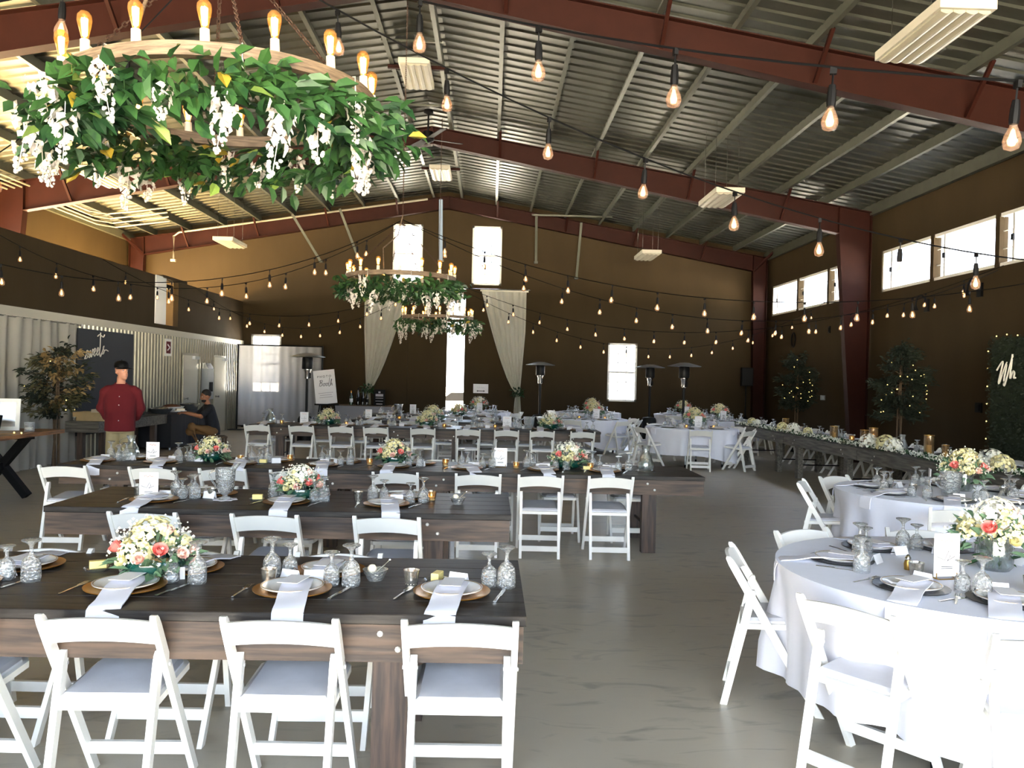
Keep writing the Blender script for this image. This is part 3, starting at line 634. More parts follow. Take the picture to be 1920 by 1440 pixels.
def votive(x, y, label, z=TZ, glass=False, lit=True):
    t = thing('votive', label, 'candle holder', (x, y, z), group='votive candles')
    put('votive_cup', M_VOTG if glass else M_VOT, t); put('candle', M_TEA, t)
    if lit: put('flame', M_FLAME, t, (0, 0, 0.032))
# small shared flower pieces
def rose_mesh(m):
    q = MB()
    for k, (r, n, t0) in enumerate(((0.3, 5, 0.10), (0.62, 5, 0.0), (1.0, 6, -0.12))):
        for i in range(n):
            a = 2 * pi * (i + 0.5 * k) / n; w = 2.4 * pi / n / 2
            vs = []
            for h, rr in ((-0.75, 0.30), (0.0, 0.85), (0.55, 1.0 if k == 2 else 0.85), (0.8 + t0, 0.80 if k < 2 else 1.12)):
                for s_ in (-1, 0, 1): vs.append((r * rr * cos(a + s_ * w), r * rr * sin(a + s_ * w), h - 0.12 * abs(s_)))
            q.add(vs, [(i2 * 3 + j, i2 * 3 + j + 1, i2 * 3 + j + 4, i2 * 3 + j + 3) for i2 in range(3) for j in range(2)])
    return q.mesh('rose', m, 50)
def hydrangea_mesh(m, seed):
    rr = random.Random(seed); q = MB()
    for i in range(120):
        z = rr.uniform(-0.35, 1); a = rr.uniform(0, 2 * pi); s_ = sqrt(max(0, 1 - z * z)); n = Vector((s_ * cos(a), s_ * sin(a), z)); R = n * rr.uniform(0.88, 1.05)
        t1 = n.orthogonal().normalized(); t1.rotate(Matrix.Rotation(rr.uniform(0, pi), 3, n)); t2 = n.cross(t1); w = rr.uniform(0.15, 0.21)
        q.add([R, R + t1 * w + n * 0.05, R + t2 * w + n * 0.05, R - t1 * w + n * 0.05, R - t2 * w + n * 0.05], [(0, 1, 2), (0, 2, 3), (0, 3, 4), (0, 4, 1)])
    return q.mesh('hydrangea', m, 0)
M_ROSE = {k: rose_mesh(m) for k, m in (('pink', 'pink_rose'), ('blush', 'blush'), ('cream', 'cream_flower'), ('white', 'white_flower'))}
M_HYD = [hydrangea_mesh('cream_flower', 1), hydrangea_mesh('white_flower', 2)]
def leaf_geo(l, w, fold=0.25):
    return [(0, 0, 0), (l * 0.25, w * 0.4, fold * w), (l * 0.6, w * 0.5, fold * w), (l, 0, -0.05 * l), (l * 0.6, -w * 0.5, fold * w), (l * 0.25, -w * 0.4, fold * w), (l * 0.5, 0, 0.0)], [(0, 1, 6), (1, 2, 6), (2, 3, 6), (3, 4, 6), (4, 5, 6), (5, 0, 6)]
def scatter_leaves(q, n, pos, l, w, rr, out=None):
    for i in range(n):
        p, nrm = pos(rr); vs, fs = leaf_geo(l * rr.uniform(0.7, 1.25), w * rr.uniform(0.8, 1.2))
        d = (nrm + Vector((rr.uniform(-.6, .6), rr.uniform(-.6, .6), rr.uniform(-.6, .6)))).normalized(); M = d.to_track_quat('X', 'Z').to_matrix() @ Matrix.Rotation(rr.uniform(-1, 1), 3, 'X')
        q.add([M @ Vector(v) + p for v in vs], fs)
    return q
def dome_pos(R, H, z0=0.0, zmin=0.0):
    def f(rr):
        z = rr.uniform(zmin, 1); a = rr.uniform(0, 2 * pi); s_ = sqrt(max(0, 1 - z * z)); k = rr.uniform(0.75, 1.0)
        return Vector((R * s_ * cos(a) * k, R * s_ * sin(a) * k, z0 + H * z * k)), Vector((s_ * cos(a), s_ * sin(a), z))
    return f
def breath_mesh(R, H, z0, n, seed, m='white_flower', sz=0.006):
    rr = random.Random(seed); q = MB(); f = dome_pos(R, H, z0, 0.02)
    for i in range(n):
        p, d = f(rr); p = p + d * rr.uniform(0.0, 0.035); s_ = sz * rr.uniform(0.7, 1.3)
        q.add([p + Vector((s_, 0, 0)), p + Vector((-s_, 0, 0)), p + Vector((0, s_, 0)), p + Vector((0, -s_, 0)), p + Vector((0, 0, s_)), p + Vector((0, 0, -s_))], [(0, 2, 4), (2, 1, 4), (1, 3, 4), (3, 0, 4), (2, 0, 5), (1, 2, 5), (3, 1, 5), (0, 3, 5)])
    return q.mesh('babys_breath', m, 60)
# low bouquet in a dark green bowl
M_BOWL = MB().lathe([(0.0, 0.0), (0.075, 0.0), (0.12, 0.025), (0.135, 0.055), (0.128, 0.085), (0.118, 0.085), (0.118, 0.07), (0.0, 0.07)][::-1], 24).mesh('bowl', 'green_glass', 50)
M_JAR = MB().lathe([(0.0, 0.0), (0.06, 0.0), (0.075, 0.02), (0.078, 0.09), (0.068, 0.13), (0.07, 0.15), (0.066, 0.15), (0.062, 0.13), (0.072, 0.09), (0.068, 0.02), (0.0, 0.012)][::-1], 20).mesh('jar', 'water_glass', 50)
VAR = []
for v in range(3):
    rr = random.Random(40 + v)
    VAR.append((breath_mesh(0.185, 0.17, 0.09, 230, 10 + v), scatter_leaves(MB(), 90, dome_pos(0.16, 0.10, 0.07, -0.35), 0.075, 0.032, rr).mesh('foliage', 'euc', 0)))
M_STEMS = None
q = MB(); rr = random.Random(5)
for i in range(16):
    a = rr.uniform(0, 6.28); q.tube([(0.05 * cos(a), 0.05 * sin(a), 0.012), (0.03 * cos(a + 2), 0.03 * sin(a + 2), 0.15)], 0.004, 4)
scatter_leaves(q, 40, dome_pos(0.055, 0.1, 0.03, 0.0), 0.06, 0.02, rr)
M_STEMS = q.mesh('stems', 'leaf', 0)
def bouquet(x, y, z, label, v=0, jar=False, pinks=3, sc=1.0, group='table bouquets', kind='mixed'):
    t = thing('bouquet', label, 'flowers', (x, y, z), U(0, 0.6) if v else 0.2, group); t.scale = (sc,) * 3
    rr = random.Random(100 + v * 7 + int(abs(x) * 100)); dz = 0.06 if jar else 0.0
    if jar: put('jar', M_JAR, t); put('stems', M_STEMS, t)
    else: put('bowl', M_BOWL, t)
    o = put('foliage', VAR[v % 3][1], t, (0, 0, dz)); o['kind'] = 'stuff'
    o = put('babys_breath', VAR[v % 3][0], t, (0, 0, dz)); o['kind'] = 'stuff'
    put('hydrangea', M_HYD[v % 2], t, (0.0, 0.0, dz + 0.165), None, 0.1); put('hydrangea', M_HYD[0], t, (-0.06, -0.075, dz + 0.12), None, 0.07)
    put('hydrangea', M_HYD[1], t, (0.1, 0.06, dz + 0.12), None, 0.065); put('hydrangea', M_HYD[0], t, (-0.1, 0.06, dz + 0.11), None, 0.06)
    spots = [(0.045, -0.13, 0.13, 'pink'), (-0.14, -0.04, 0.135, 'pink'), (0.13, -0.03, 0.15, 'pink'), (0.125, -0.1, 0.11, 'blush'), (-0.03, -0.145, 0.10, 'blush'), (0.0, 0.14, 0.13, 'pink'), (-0.1, -0.12, 0.09, 'cream'), (0.16, 0.02, 0.10, 'blush'), (-0.05, -0.06, 0.2, 'cream'), (0.06, -0.04, 0.2, 'blush')]
    k = 0
    for (a, b, c, col) in spots:
        if col == 'pink':
            k += 1
            if k > pinks: col = 'cream'
        d = Vector((a, b, c * 0.9)).normalized()
        put('rose', M_ROSE[col], t, (a * 1.05, b * 1.05, dz + c + 0.01), d.to_track_quat('Z', 'Y').to_euler(), 0.03 if col == 'pink' else 0.026)
    return t
# upright printed cards in thin stands
def table_sign(x, y, z, rz, label, h=0.17, w=0.125):
    t = thing('table_sign', label, 'sign', (x, y, z), rz, 'upright table cards')
    MB().box((-w / 2, -0.002, 0.012), (w / 2, 0.002, h)).build('card', 'paper', t, smooth=0)
    q = MB(); q.tube([(-0.4 * w, -0.0045, h * 0.50), (-0.1 * w, -0.0045, h * 0.42), (0.05 * w, -0.0045, h * 0.62), (0.12 * w, -0.0045, h * 0.50), (0.0, -0.0045, h * 0.40), (0.3 * w, -0.0045, h * 0.5)], 0.0016, 4)
    for dz in (0.27, 0.23): q.box((-0.22 * w, -0.004, h * dz), (0.22 * w, -0.003, h * dz + 0.003))
    q.build('lettering', 'print_dark', t, smooth=0)
    q = MB(); rr = random.Random(int(x * 50))
    for i in range(7): q.box((-0.25 * w + i * 0.07 * w, -0.0042, h * (0.84 + 0.03 * sin(i * 2))), (-0.25 * w + i * 0.07 * w + 0.008, -0.003, h * (0.84 + 0.03 * sin(i * 2)) + 0.006))
    q.build('floral_print', 'print_pink', t, smooth=0)
    MB().tube([(-w * 0.4, 0.03, 0.004), (-w * 0.4, -0.02, 0.004), (w * 0.4, -0.02, 0.004), (w * 0.4, 0.03, 0.004)], 0.003, 4).tube([(-w * 0.4, -0.004, 0.004), (-w * 0.4, -0.004, 0.03)], 0.003, 4).tube([(w * 0.4, -0.004, 0.004), (w * 0.4, -0.004, 0.03)], 0.003, 4).build('stand', 'gilt', t)
# pitchers
def handle(mb, p, q, out, r=0.008, n=8):
    p = Vector(p); q = Vector(q); o = Vector(out)
    return mb.tube([p.lerp(q, i / n) + o * sin(pi * i / n) for i in range(n + 1)], r, 6)
def footed_pitcher(x, y, label):
    t = thing('pitcher', label, 'pitcher', (x, y, TZ), 0.0)
    MB().lathe([(0.052, 0.0), (0.05, 0.008), (0.018, 0.02), (0.016, 0.03), (0.045, 0.05), (0.064, 0.10), (0.068, 0.15), (0.07, 0.20), (0.074, 0.225), (0.069, 0.225), (0.062, 0.15), (0.04, 0.056), (0.0, 0.05)][::-1], 20).build('body', 'crystal', t, smooth=60)
    MB().prism([(0.055, 0.185), (0.085, 0.235), (0.105, 0.258), (0.09, 0.258), (0.05, 0.23)], 0.04, 'y', -0.02).build('spout', 'crystal', t, smooth=0)
    handle(MB(), (-0.068, 0, 0.205), (-0.05, 0, 0.075), (-0.055, 0, 0.03)).build('handle', 'crystal', t)
    n = 32
    put('doily', MB().add([((0.082 + 0.010 * cos(k * 2 * pi / 4)) * cos(2 * pi * k / n), (0.082 + 0.010 * cos(k * 2 * pi / 4)) * sin(2 * pi * k / n), z) for z in (0.0005, 0.0025) for k in range(n)], [tuple(range(n))[::-1], tuple(range(n, 2 * n))] + [(k, (k + 1) % n, n + (k + 1) % n, n + k) for k in range(n)]).mesh('doily', 'linen', 0), None, (x, y, TZ))
    tag(bpy.data.objects['doily'], 'white scalloped doily under the footed glass pitcher', 'doily')
    t.location.z += 0.003
def carafe(x, y, label, z=TZ, h=0.25, m='glass', hd=True, sc=1.0):
    t = thing('carafe', label, 'carafe', (x, y, z), 0.0); t.scale = (sc,) * 3
    MB().lathe([(0.0, 0.004), (0.066, 0.004), (0.078, 0.03), (0.076, 0.07), (0.052, 0.13), (0.034, 0.175), (0.034, 0.20), (0.046, 0.235), (0.042, 0.235), (0.03, 0.20), (0.03, 0.175), (0.048, 0.13), (0.071, 0.07), (0.07, 0.03), (0.0, 0.01)][::-1], 20).build('body', m, t, smooth=60)
    MB().lathe([(0.0, 0.012), (0.068, 0.012), (0.07, 0.03), (0.069, 0.07), (0.055, 0.105), (0.0, 0.105)], 20).build('water', 'water_glass', t, smooth=60)
    if hd: handle(MB(), (-0.042, 0, 0.21), (-0.068, 0, 0.09), (-0.06, 0, 0.02), 0.007).build('handle', m, t)
def tumbler_pitcher(x, y, label, z=TZ, m='crystal', sc=1.0):
    t = thing('pitcher', label, 'pitcher', (x, y, z), 0.0); t.scale = (sc,) * 3
    MB().lathe([(0.0, 0.004), (0.062, 0.0), (0.068, 0.02), (0.080, 0.12), (0.086, 0.19), (0.082, 0.19), (0.074, 0.12), (0.062, 0.02), (0.0, 0.012)][::-1], 20).build('body', m, t, smooth=60)
    handle(MB(), (-0.08, 0, 0.165), (-0.07, 0, 0.05), (-0.05, 0, 0.0)).build('handle', m, t)
    MB().prism([(0.07, 0.15), (0.10, 0.195), (0.082, 0.195), (0.07, 0.19)], 0.03, 'y', -0.015).build('spout', m, t, smooth=0)
def butter_dish(x, y, label, rz=0.0):
    t = thing('butter_dish', label, 'butter dish', (x, y, TZ), rz, 'butter dishes')
    MB().lathe([(0.0, 0.006), (0.05, 0.006), (0.058, 0.016), (0.06, 0.016), (0.05, 0.0), (0.0, 0.0)][::-1], 16).build('dish', 'glass', t)
    MB().bar((-0.035, 0, 0.028), (0.035, 0, 0.028), 0.036, 0.036, bev=0.003).build('butter', 'butter', t, smooth=0)
def sugar_bowl(x, y, label):
    t = thing('sugar_bowl', label, 'bowl', (x, y, TZ))
    MB().lathe([(0.0, 0.004), (0.034, 0.0), (0.042, 0.014), (0.058, 0.05), (0.054, 0.05), (0.04, 0.018), (0.0, 0.01)][::-1], 16).build('bowl', 'crystal', t, smooth=60)
    MB().ball((-0.015, 0, 0.05), 0.022).build('contents', 'wax', t); MB().tube([(0.0, 0, 0.03), (0.06, 0.02, 0.085)], 0.003, 5).ball((0.062, 0.021, 0.087), 0.007, 6, 4).build('spoon', 'steel', t)

# ------------------------------------------------------------------ rows of plank tables
def row(cx, cy, nm, near, far, lvl, edge_off=-0.02, chg=True, sn=None, sf=None):
    """near / far: chair x positions, listed from the right end"""
    table(cx, cy, 0, 'dark-stained plank table, %s, long side to camera' % nm)
    y0, y1 = cy - 0.5, cy + 0.5
    for i, x in enumerate(near): chair(x, y0 + edge_off, U(-0.03, 0.03), 'white folding chair, near side of %s, %s from its right' % (nm, ORD[i]))
    for i, x in enumerate(far): chair(x, y1 - 0.24, pi + U(-0.03, 0.03), 'white folding chair, far side of %s, %s from its right' % (nm, ORD[i]))
    for i, x in enumerate(sn or near): setting(x, y0 + 0.325, 0, 'at %s near seat from right of %s' % (ORD[i], nm), chg, lvl)
    for i, x in enumerate(sf or far): setting(x, y1 - 0.325, pi, 'at %s far seat from right of %s' % (ORD[i], nm), chg, max(lvl, 1))
row(-1.40, 3.7, 'front row table', [-0.09, -0.755, -1.43, -2.1], [-0.745, -1.47, -2.2], 0, 0.12, sn=[-0.145, -0.82, -1.52, -2.22], sf=[-0.73, -1.39, -2.13])
row(-1.40, 6.08, 'second row table', [-0.64, -1.42, -2.2], [-0.67, -1.48, -2.2], 0, sn=[-0.72, -1.43, -2.36], sf=[-0.6, -1.35, -2.05])
row(-2.57, 8.53, 'third row left table', [-1.83, -2.49, -3.13, -3.96], [-1.75, -2.5, -3.2, -3.8], 0, sn=[-1.68, -2.49, -3.28, -3.9], sf=[-1.5, -2.2, -2.95, -3.65])
row(0.56, 8.53, 'third row right table', [1.16, 0.5, -0.10, -0.88], [1.5, 0.75, 0.05, -0.6], 0, sn=[1.18, 0.55, -0.22, -0.96], sf=[1.32, 0.62, -0.05, -0.72])
row(-2.69, 15.2, 'fourth row left table', [-1.98, -2.59, -3.27, -4.04], [-1.6, -2.4, -3.1, -3.9], 1)
row(0.43, 15.2, 'fourth row right table', [1.63, 0.93, 0.30, -0.38, -1.17], [1.5, 0.7, -0.1, -0.85], 1)
row(-1.29, 17.5, 'fifth row table', [-0.1, -0.85, -1.6, -2.4], [-0.1, -0.85, -1.6, -2.4], 2)
row(-1.29, 19.85, 'sixth row table', [-0.1, -0.85, -1.6, -2.4], [-0.1, -0.85, -1.6, -2.4], 2)
# table decorations
bouquet(-1.49, 3.74, TZ, 'low bouquet of cream hydrangea and pink roses in green bowl, front row table', 0, pinks=2)
bouquet(-1.38, 6.12, TZ, 'low bouquet with three pink roses in green bowl, second row table', 1, pinks=3, sc=0.95)
bouquet(-2.86, 8.6, TZ, 'low bouquet in green bowl on third row left table', 2, pinks=2, sc=0.95)
bouquet(-0.98, 8.6, TZ, 'low bouquet at the left end of the third row right table', 0, pinks=2)
bouquet(0.83, 8.6, TZ, 'dome of cream flowers beside glass carafe, third row right table', 1, pinks=2, sc=1.05)
bouquet(-2.96, 15.25, TZ, 'yellowish bouquet on fourth row left table before the easel', 2, pinks=0, sc=1.1)
bouquet(-1.15, 15.2, TZ, 'yellow-green bouquet at the middle of the fourth row', 0, pinks=0, sc=1.1)
bouquet(1.12, 15.2, TZ, 'bouquet with one pink rose at right end of the fourth row', 1, pinks=1, sc=1.15)
bouquet(-1.2, 17.5, TZ, 'tall yellowish bouquet on fifth row table', 2, pinks=0, sc=1.2); bouquet(-0.75, 19.8, TZ, 'faded bouquet on sixth row table before the bright door gap', 0, pinks=1, sc=1.1)
table_sign(-2.43, 5.98, TZ, 0.1, 'upright white card with script number at left of second row table', 0.19, 0.13)
table_sign(-3.42, 8.5, TZ, 0.05, 'upright white card beside glass jug, third row left table', 0.19, 0.13)
table_sign(0.12, 8.55, TZ, 0.0, 'upright white card on third row right table', 0.2, 0.135)
table_sign(-3.38, 15.15, TZ, 0.0, 'upright card left of bouquet on fourth row left table', 0.22, 0.15); table_sign(0.32, 15.2, TZ, 0.0, 'upright card beside water jug on fourth row right table', 0.22, 0.16)
table_sign(-2.55, 17.45, TZ, 0.0, 'upright card at left end of fifth row table', 0.2, 0.14); table_sign(-1.85, 19.9, TZ, 0.0, 'upright card beside silver jug on sixth row table', 0.24, 0.15)
footed_pitcher(-1.90, 6.02, 'footed pressed-glass pitcher on doily, second row table')
carafe(-3.68, 8.6, 'clear glass water jug with handle, third row left table', sc=1.05)
carafe(1.62, 8.5, 'round clear glass carafe on mat at right of third row', hd=False, sc=1.1)
MB().lathe([(0.0, 0.004), (0.1, 0.004), (0.102, 0.0), (0.0, 0.0)], 24).build('mat', 'steel', None, loc=(1.62, 8.5, TZ)); tag(bpy.data.objects['mat'], 'round silver mat under the clear carafe, third row', 'mat')
bpy.data.objects['carafe.001'].location.z += 0.004
carafe(-4.0, 15.2, 'dark water jug at left end of fourth row', sc=1.15); tumbler_pitcher(0.72, 15.15, 'cut-glass water jug at right of fourth row card', m='crystal', sc=1.2)
tumbler_pitcher(-2.2, 19.85, 'polished silver jug on sixth row table', m='steel', sc=1.25)
for k, (x, y, lab) in enumerate([(-0.95, 3.64, 'mercury glass votive left of middle near setting, front row'), (-0.33, 3.66, 'mercury glass votive by the butter, front row table'), (-2.55, 6.1, 'silver votive left of the upright card, second row table'), (-2.02, 6.1, 'silver votive beside footed pitcher, second row table'), (-0.95, 6.08, 'silver votive left of right setting, second row table'), (-0.42, 6.15, 'lit votive behind right goblets, second row table')]):
    votive(x, y, lab, glass=(k == 5), lit=k != 2)
for x, y, lab in [(-2.55, 8.55, 'lit glass votive by third row left bouquet'), (-2.08, 8.7, 'orange lit votive near far setting, third row left table'), (-1.22, 8.5, 'lit votive at inner end of third row right table'), (0.28, 8.45, 'lit votive right of upright card, third row right table'), (1.05, 8.5, 'lit votive between bouquet and carafe, third row right table'), (-0.45, 8.6, 'silver cup votive on third row right table'),
        (-3.75, 15.0, 'lit votive at left of fourth row'), (-2.6, 15.05, 'lit votive right of bouquet, fourth row left table'), (-0.82, 15.0, 'lit votive in mid fourth row'), (0.1, 15.1, 'orange lit votive left of card, fourth row right table'), (-1.9, 17.4, 'lit votive on fifth row table')]: votive(x, y, lab, glass=True)
butter_dish(-1.78, 3.83, 'butter block on glass dish left of bouquet, front row', 0.5); butter_dish(-0.22, 3.72, 'butter block on glass dish beside votive, front row', 1.3); butter_dish(-1.66, 6.0, 'butter block on glass dish right of footed pitcher', 0.1)
butter_dish(1.0, 8.42, 'butter dish right of cream bouquet, third row'); butter_dish(-2.28, 8.42, 'butter dish right of third row left bouquet')
sugar_bowl(-0.5, 3.74, 'cut-glass sugar bowl with spoon, front row table'); sugar_bowl(-0.22, 6.02, 'cut-glass sugar bowl at right end of second row table')

# ------------------------------------------------------------------ round tables under white cloths
OCT = ['right', 'far right', 'far', 'far left', 'left', 'near left', 'near', 'near right']
def cloth_mesh(seed, R=0.925, hem=0.20):
    rr = random.Random(seed); n = 120; ph = [rr.uniform(0, 6.28) for _ in range(5)]
    vs = []; fs = []; rings = [(0.0, 0), (0.45, 0), (0.80, 0), (0.895, 0)]; lev = [0.0, 0.03, 0.10, 0.22, 0.38, 0.56, 0.76, 1.0]
    k = 0
    for r, _ in rings: vs += [(r * R / 0.925 * cos(2 * pi * j / n), r * R / 0.925 * sin(2 * pi * j / n), TZ + 0.004) for j in range(n)]
    for t in lev:
        for j in range(n):
            a = 2 * pi * j / n; f = 0.5 * sin(9 * a + ph[0]) + 0.35 * sin(15 * a + ph[1]) + 0.3 * sin(22 * a + ph[2]) + 0.3 * sin(4 * a + ph[3])
            h = hem + 0.03 + 0.09 * sin(2 * a + ph[4]) + 0.07 * sin(3 * a + ph[1]); z = TZ + 0.004 - 0.006 * (t > 0) - t * (TZ - h)
            r = R + 0.004 + t * 0.03 + f * 0.065 * min(1, t * 1.3) - 0.03 * min(1, t * 4) * (t > 0)
            vs.append((r * cos(a), r * sin(a), z))
    m = len(rings) + len(lev)
    for i in range(m - 1):
        for j in range(n): fs.append((i * n + j, i * n + (j + 1) % n, (i + 1) * n + (j + 1) % n, (i + 1) * n + j))
    return MB().add(vs, fs).mesh('tablecloth', 'cloth', 0 or 70)
def make_round():
    t = thing('round_table', 'x', 'table')
    MB().lathe([(0.0, TZ - 0.03), (0.91, TZ - 0.03), (0.915, TZ - 0.015), (0.91, TZ), (0.0, TZ)], 48).build('tabletop', 'grey_wood', t)
    for s in (-1, 1):
        for k in (-1, 1): 
            l = MB().tube([(k * 0.42, s * 0.5, 0.05), (k * 0.42, s * 0.45, TZ - 0.03)], 0.018, 8).build('leg', 'silver_grey', t)
            MB().lathe([(0.022, 0.0), (0.022, 0.05), (0.018, 0.06)], 8).build('foot_cap', 'black', l, loc=(k * 0.42, s * 0.5, 0))
        MB().tube([(-0.42, s * 0.47, 0.5), (0.42, s * 0.47, 0.5)], 0.012, 6).build('cross_bar', 'silver_grey', t)
    return t
RT = [make_round(), False]
def round_table(cx, cy, nm, a0, lvl, seed, chairs=range(8), dist=1.0, over=None, sgn=True):
    if not RT[1]: RT[1] = True; t = RT[0]; t.location = (cx, cy, 0); t['label'] = 'round folding table under the cloth of ' + nm
    else: t = copy_tree(RT[0], None, (cx, cy, 0), 0.3, 'round folding table under the cloth of ' + nm)
    o = put('tablecloth', cloth_mesh(seed), None, (cx, cy, 0)); tag(o, 'white cloth draped over ' + nm, 'tablecloth', 'round white tablecloths')
    for k in range(8):
        a = radians(a0 + 45 * k); d = dist; seat = OCT[int(round(((a0 + 45 * k) % 360) / 45)) % 8]
        if over and k in over: a = radians(over[k][0]); d = over[k][1]
        if k in chairs: chair(cx + d * cos(a), cy + d * sin(a), a + pi / 2 + U(-0.04, 0.04), 'white folding chair at %s seat of %s' % (seat, nm))
        setting(cx + 0.60 * cos(a), cy + 0.60 * sin(a), a + pi / 2, 'at %s seat of %s' % (seat, nm), False, lvl)
round_table(2.43, 4.10, 'nearest right round table', 25, 0, 3, over={2: (113, 0.90), 3: (160, 0.92), 4: (217, 0.93), 5: (254, 0.95), 1: (72, 0.92)})
round_table(4.05, 7.20, 'second right round table', 20, 0, 5, over={3: (152, 0.98), 4: (196, 0.98), 5: (246, 0.95), 2: (118, 0.95)}, chairs=(0, 1, 2, 3, 5, 6, 7))
round_table(4.14, 16.85, 'round table before the far right heater', 25, 1, 8, over={5: (265, 1.0), 4: (205, 1.05), 6: (312, 1.1)})
round_table(2.36, 19.70, 'round table right of far curtain', 20, 2, 9, over={6: (300, 1.1), 5: (245, 1.0)})
round_table(2.80, 23.50, 'round table below right gable window', 10, 2, 11, chairs=(1, 2, 3, 5, 6)); round_table(5.60, 23.40, 'farthest right round table', 15, 2, 12, chairs=(0, 1, 2, 5, 6, 7))
round_table(5.75, 20.45, 'round table beyond the head table', 20, 2, 14, chairs=(0, 1, 2, 3, 6, 7)); round_table(-0.36, 22.3, 'round table before the bright door gap', 12, 2, 15)
Z2 = TZ + 0.005
bouquet(2.60, 4.16, Z2, 'bouquet with coral roses in clear jar, nearest right round table', 1, True, 3, 1.12)
bouquet(4.28, 7.35, Z2, 'cream bouquet in clear jar, second right round table', 2, True, 2, 1.15)
for x, y, nm, p in ((4.2, 16.9, 'round table before the far right heater', 2), (2.5, 19.8, 'round table right of far curtain', 2), (2.9, 23.5, 'round table below right gable window', 3), (5.5, 23.4, 'farthest right round table', 3), (5.7, 20.4, 'round table beyond the head table', 3), (-0.3, 22.3, 'round table before the bright door gap', 3)):
    bouquet(x, y, Z2, 'bouquet in clear jar on ' + nm, int(x * 7) % 3, True, p, 1.25)
    table_sign(x + 0.02, y - 0.28, Z2, 0.0, 'upright white card on ' + nm, 0.24, 0.15)
table_sign(2.22, 3.93, Z2, 0.18, 'upright framed card before bouquet, nearest right round table', 0.22, 0.14); table_sign(3.95, 7.3, Z2, 1.2, 'upright card seen edge-on, second right round table', 0.2, 0.13)
tumbler_pitcher(4.0, 7.05, 'frosted cut-glass water jug, second right round table', Z2, sc=1.05)
for x, y, lab in ((2.1, 3.98, 'silver votive left of framed card, nearest right round table'), (2.5, 3.72, 'silver votive before the jar, nearest right round table'), (3.75, 7.2, 'lit votive left of glass jug, second right round table'), (4.5, 7.1, 'lit votive right of bouquet, second right round table')): votive(x, y, lab, Z2, lit=x > 3)
for x, y, lab in ((3.95, 16.5, 'lit votive left of jar, table before far right heater'), (4.5, 16.5, 'lit votive right of jar, table before far right heater'), (2.1, 19.4, 'lit votive left of jar, table right of far curtain'), (2.7, 19.35, 'lit votive right of jar, table right of far curtain')): votive(x, y, lab, Z2, glass=True)
t = thing('pepper_mill', 'small metal pepper shaker before the framed card, nearest round table', 'shaker', (2.13, 4.12, Z2))
MB().lathe([(0.018, 0.0), (0.02, 0.03), (0.014, 0.05), (0.0, 0.05)], 12).build('body', 'gilt', t); MB().lathe([(0.014, 0.05), (0.015, 0.06), (0.006, 0.075), (0.0, 0.078)], 12).build('cap', 'steel', t)

# ------------------------------------------------------------------ head table along the right wall
HX = 6.02
for i, y in enumerate((16.95, 13.83, 10.71, 7.59)):
    table(HX, y, pi / 2, 'weathered plank table in the head row, %s from its far end' % ORD[i], 'grey_wood')
for i in range(13):
    y = 18.1 - 0.84 * i
    chair(6.62, y, pi / 2 + U(-0.05, 0.05), 'white folding chair behind the head row, %s from its far end' % ORD[i])
    setting(6.52 - 0.325, y + 0.05, pi / 2, 'at %s head row seat from its far end' % ORD[i], False, 2)
rr = random.Random(3)
def garland_chunk(seed):
    r2 = random.Random(seed); q = MB()
    f = lambda r3: (Vector((r3.uniform(-0.09, 0.09), r3.uniform(-0.4, 0.4), r3.uniform(0.0, 0.035))), Vector((r3.uniform(-1, 1), r3.uniform(-0.6, 0.6), r3.uniform(0.2, 1))))
    scatter_leaves(q, 70, f, 0.07, 0.028, r2); a = q.mesh('foliage', 'leaf', 0)
    q = MB()
    for i in range(150):
        p = (r2.gauss(0, 0.055), r2.uniform(-0.4, 0.4), r2.uniform(0.02, 0.07)); q.ball(p, r2.uniform(0.007, 0.014), 5, 3)
    return a, q.mesh('small_blossoms', 'white_flower', 60)
GC = [garland_chunk(1), garland_chunk(2)]
hg = thing('flower_garland', 'white flower garland lying along front edge of head row', 'garland', (5.66, 0, TZ + 0.003))
for i in range(15):
    y = 18.2 - 0.8 * i
    for me, nm in zip(GC[i % 2], ('foliage', 'small_blossoms')): put(nm, me, hg, (0.03 * sin(i * 1.7), y, 0.0), (0, 0, 0 if i % 3 else pi))['kind'] = 'stuff'
for i, (y, s) in enumerate(((17.7, 0.10), (17.5, 0.08), (15.7, 0.11), (15.35, 0.12), (14.6, 0.08), (12.1, 0.13), (11.75, 0.14), (11.4, 0.12), (9.6, 0.13), (9.25, 0.15), (8.9, 0.12))):
    put('hydrangea', M_HYD[i % 2], hg, (0.0 + 0.05 * sin(i * 2.3), y, 0.09), None, s)
def hurricane(x, y, h, lit, label, r=0.065):
    t = thing('hurricane_lantern', label, 'lantern', (x, y, TZ), 0, 'hurricane glasses on the head row')
    MB().lathe([(0.0, 0.004), (r, 0.0), (r, h), (r - 0.004, h), (r - 0.004, 0.008), (0.0, 0.008)][::-1], 18).build('glass_cylinder', 'hurricane', t); MB().lathe([(r, h - 0.008), (r + 0.001, h), (r - 0.005, h), (r - 0.005, h - 0.008)], 18, cap=False).build('gold_rim', 'gilt', t)
    MB().lathe([(0.0, h * 0.55), (0.034, h * 0.55), (0.034, 0.01), (0.0, 0.01)], 14).build('candle', 'wax', t)
    if lit: put('flame', M_FLAME, t, (0, 0, h * 0.56), None, 1.3)
for i, (y, h, l) in enumerate(((16.2, 0.26, False), (15.9, 0.13, True), (13.9, 0.24, False), (13.2, 0.13, True), (12.75, 0.25, False), (12.45, 0.30, True), (10.85, 0.30, False), (10.45, 0.20, False), (9.85, 0.13, True))):
    hurricane(5.85, y, h, l, '%s amber hurricane glass on head row, %s from its far end' % ('lit' if l else 'tall', ORD[i]), 0.065 if h > 0.2 else 0.045)
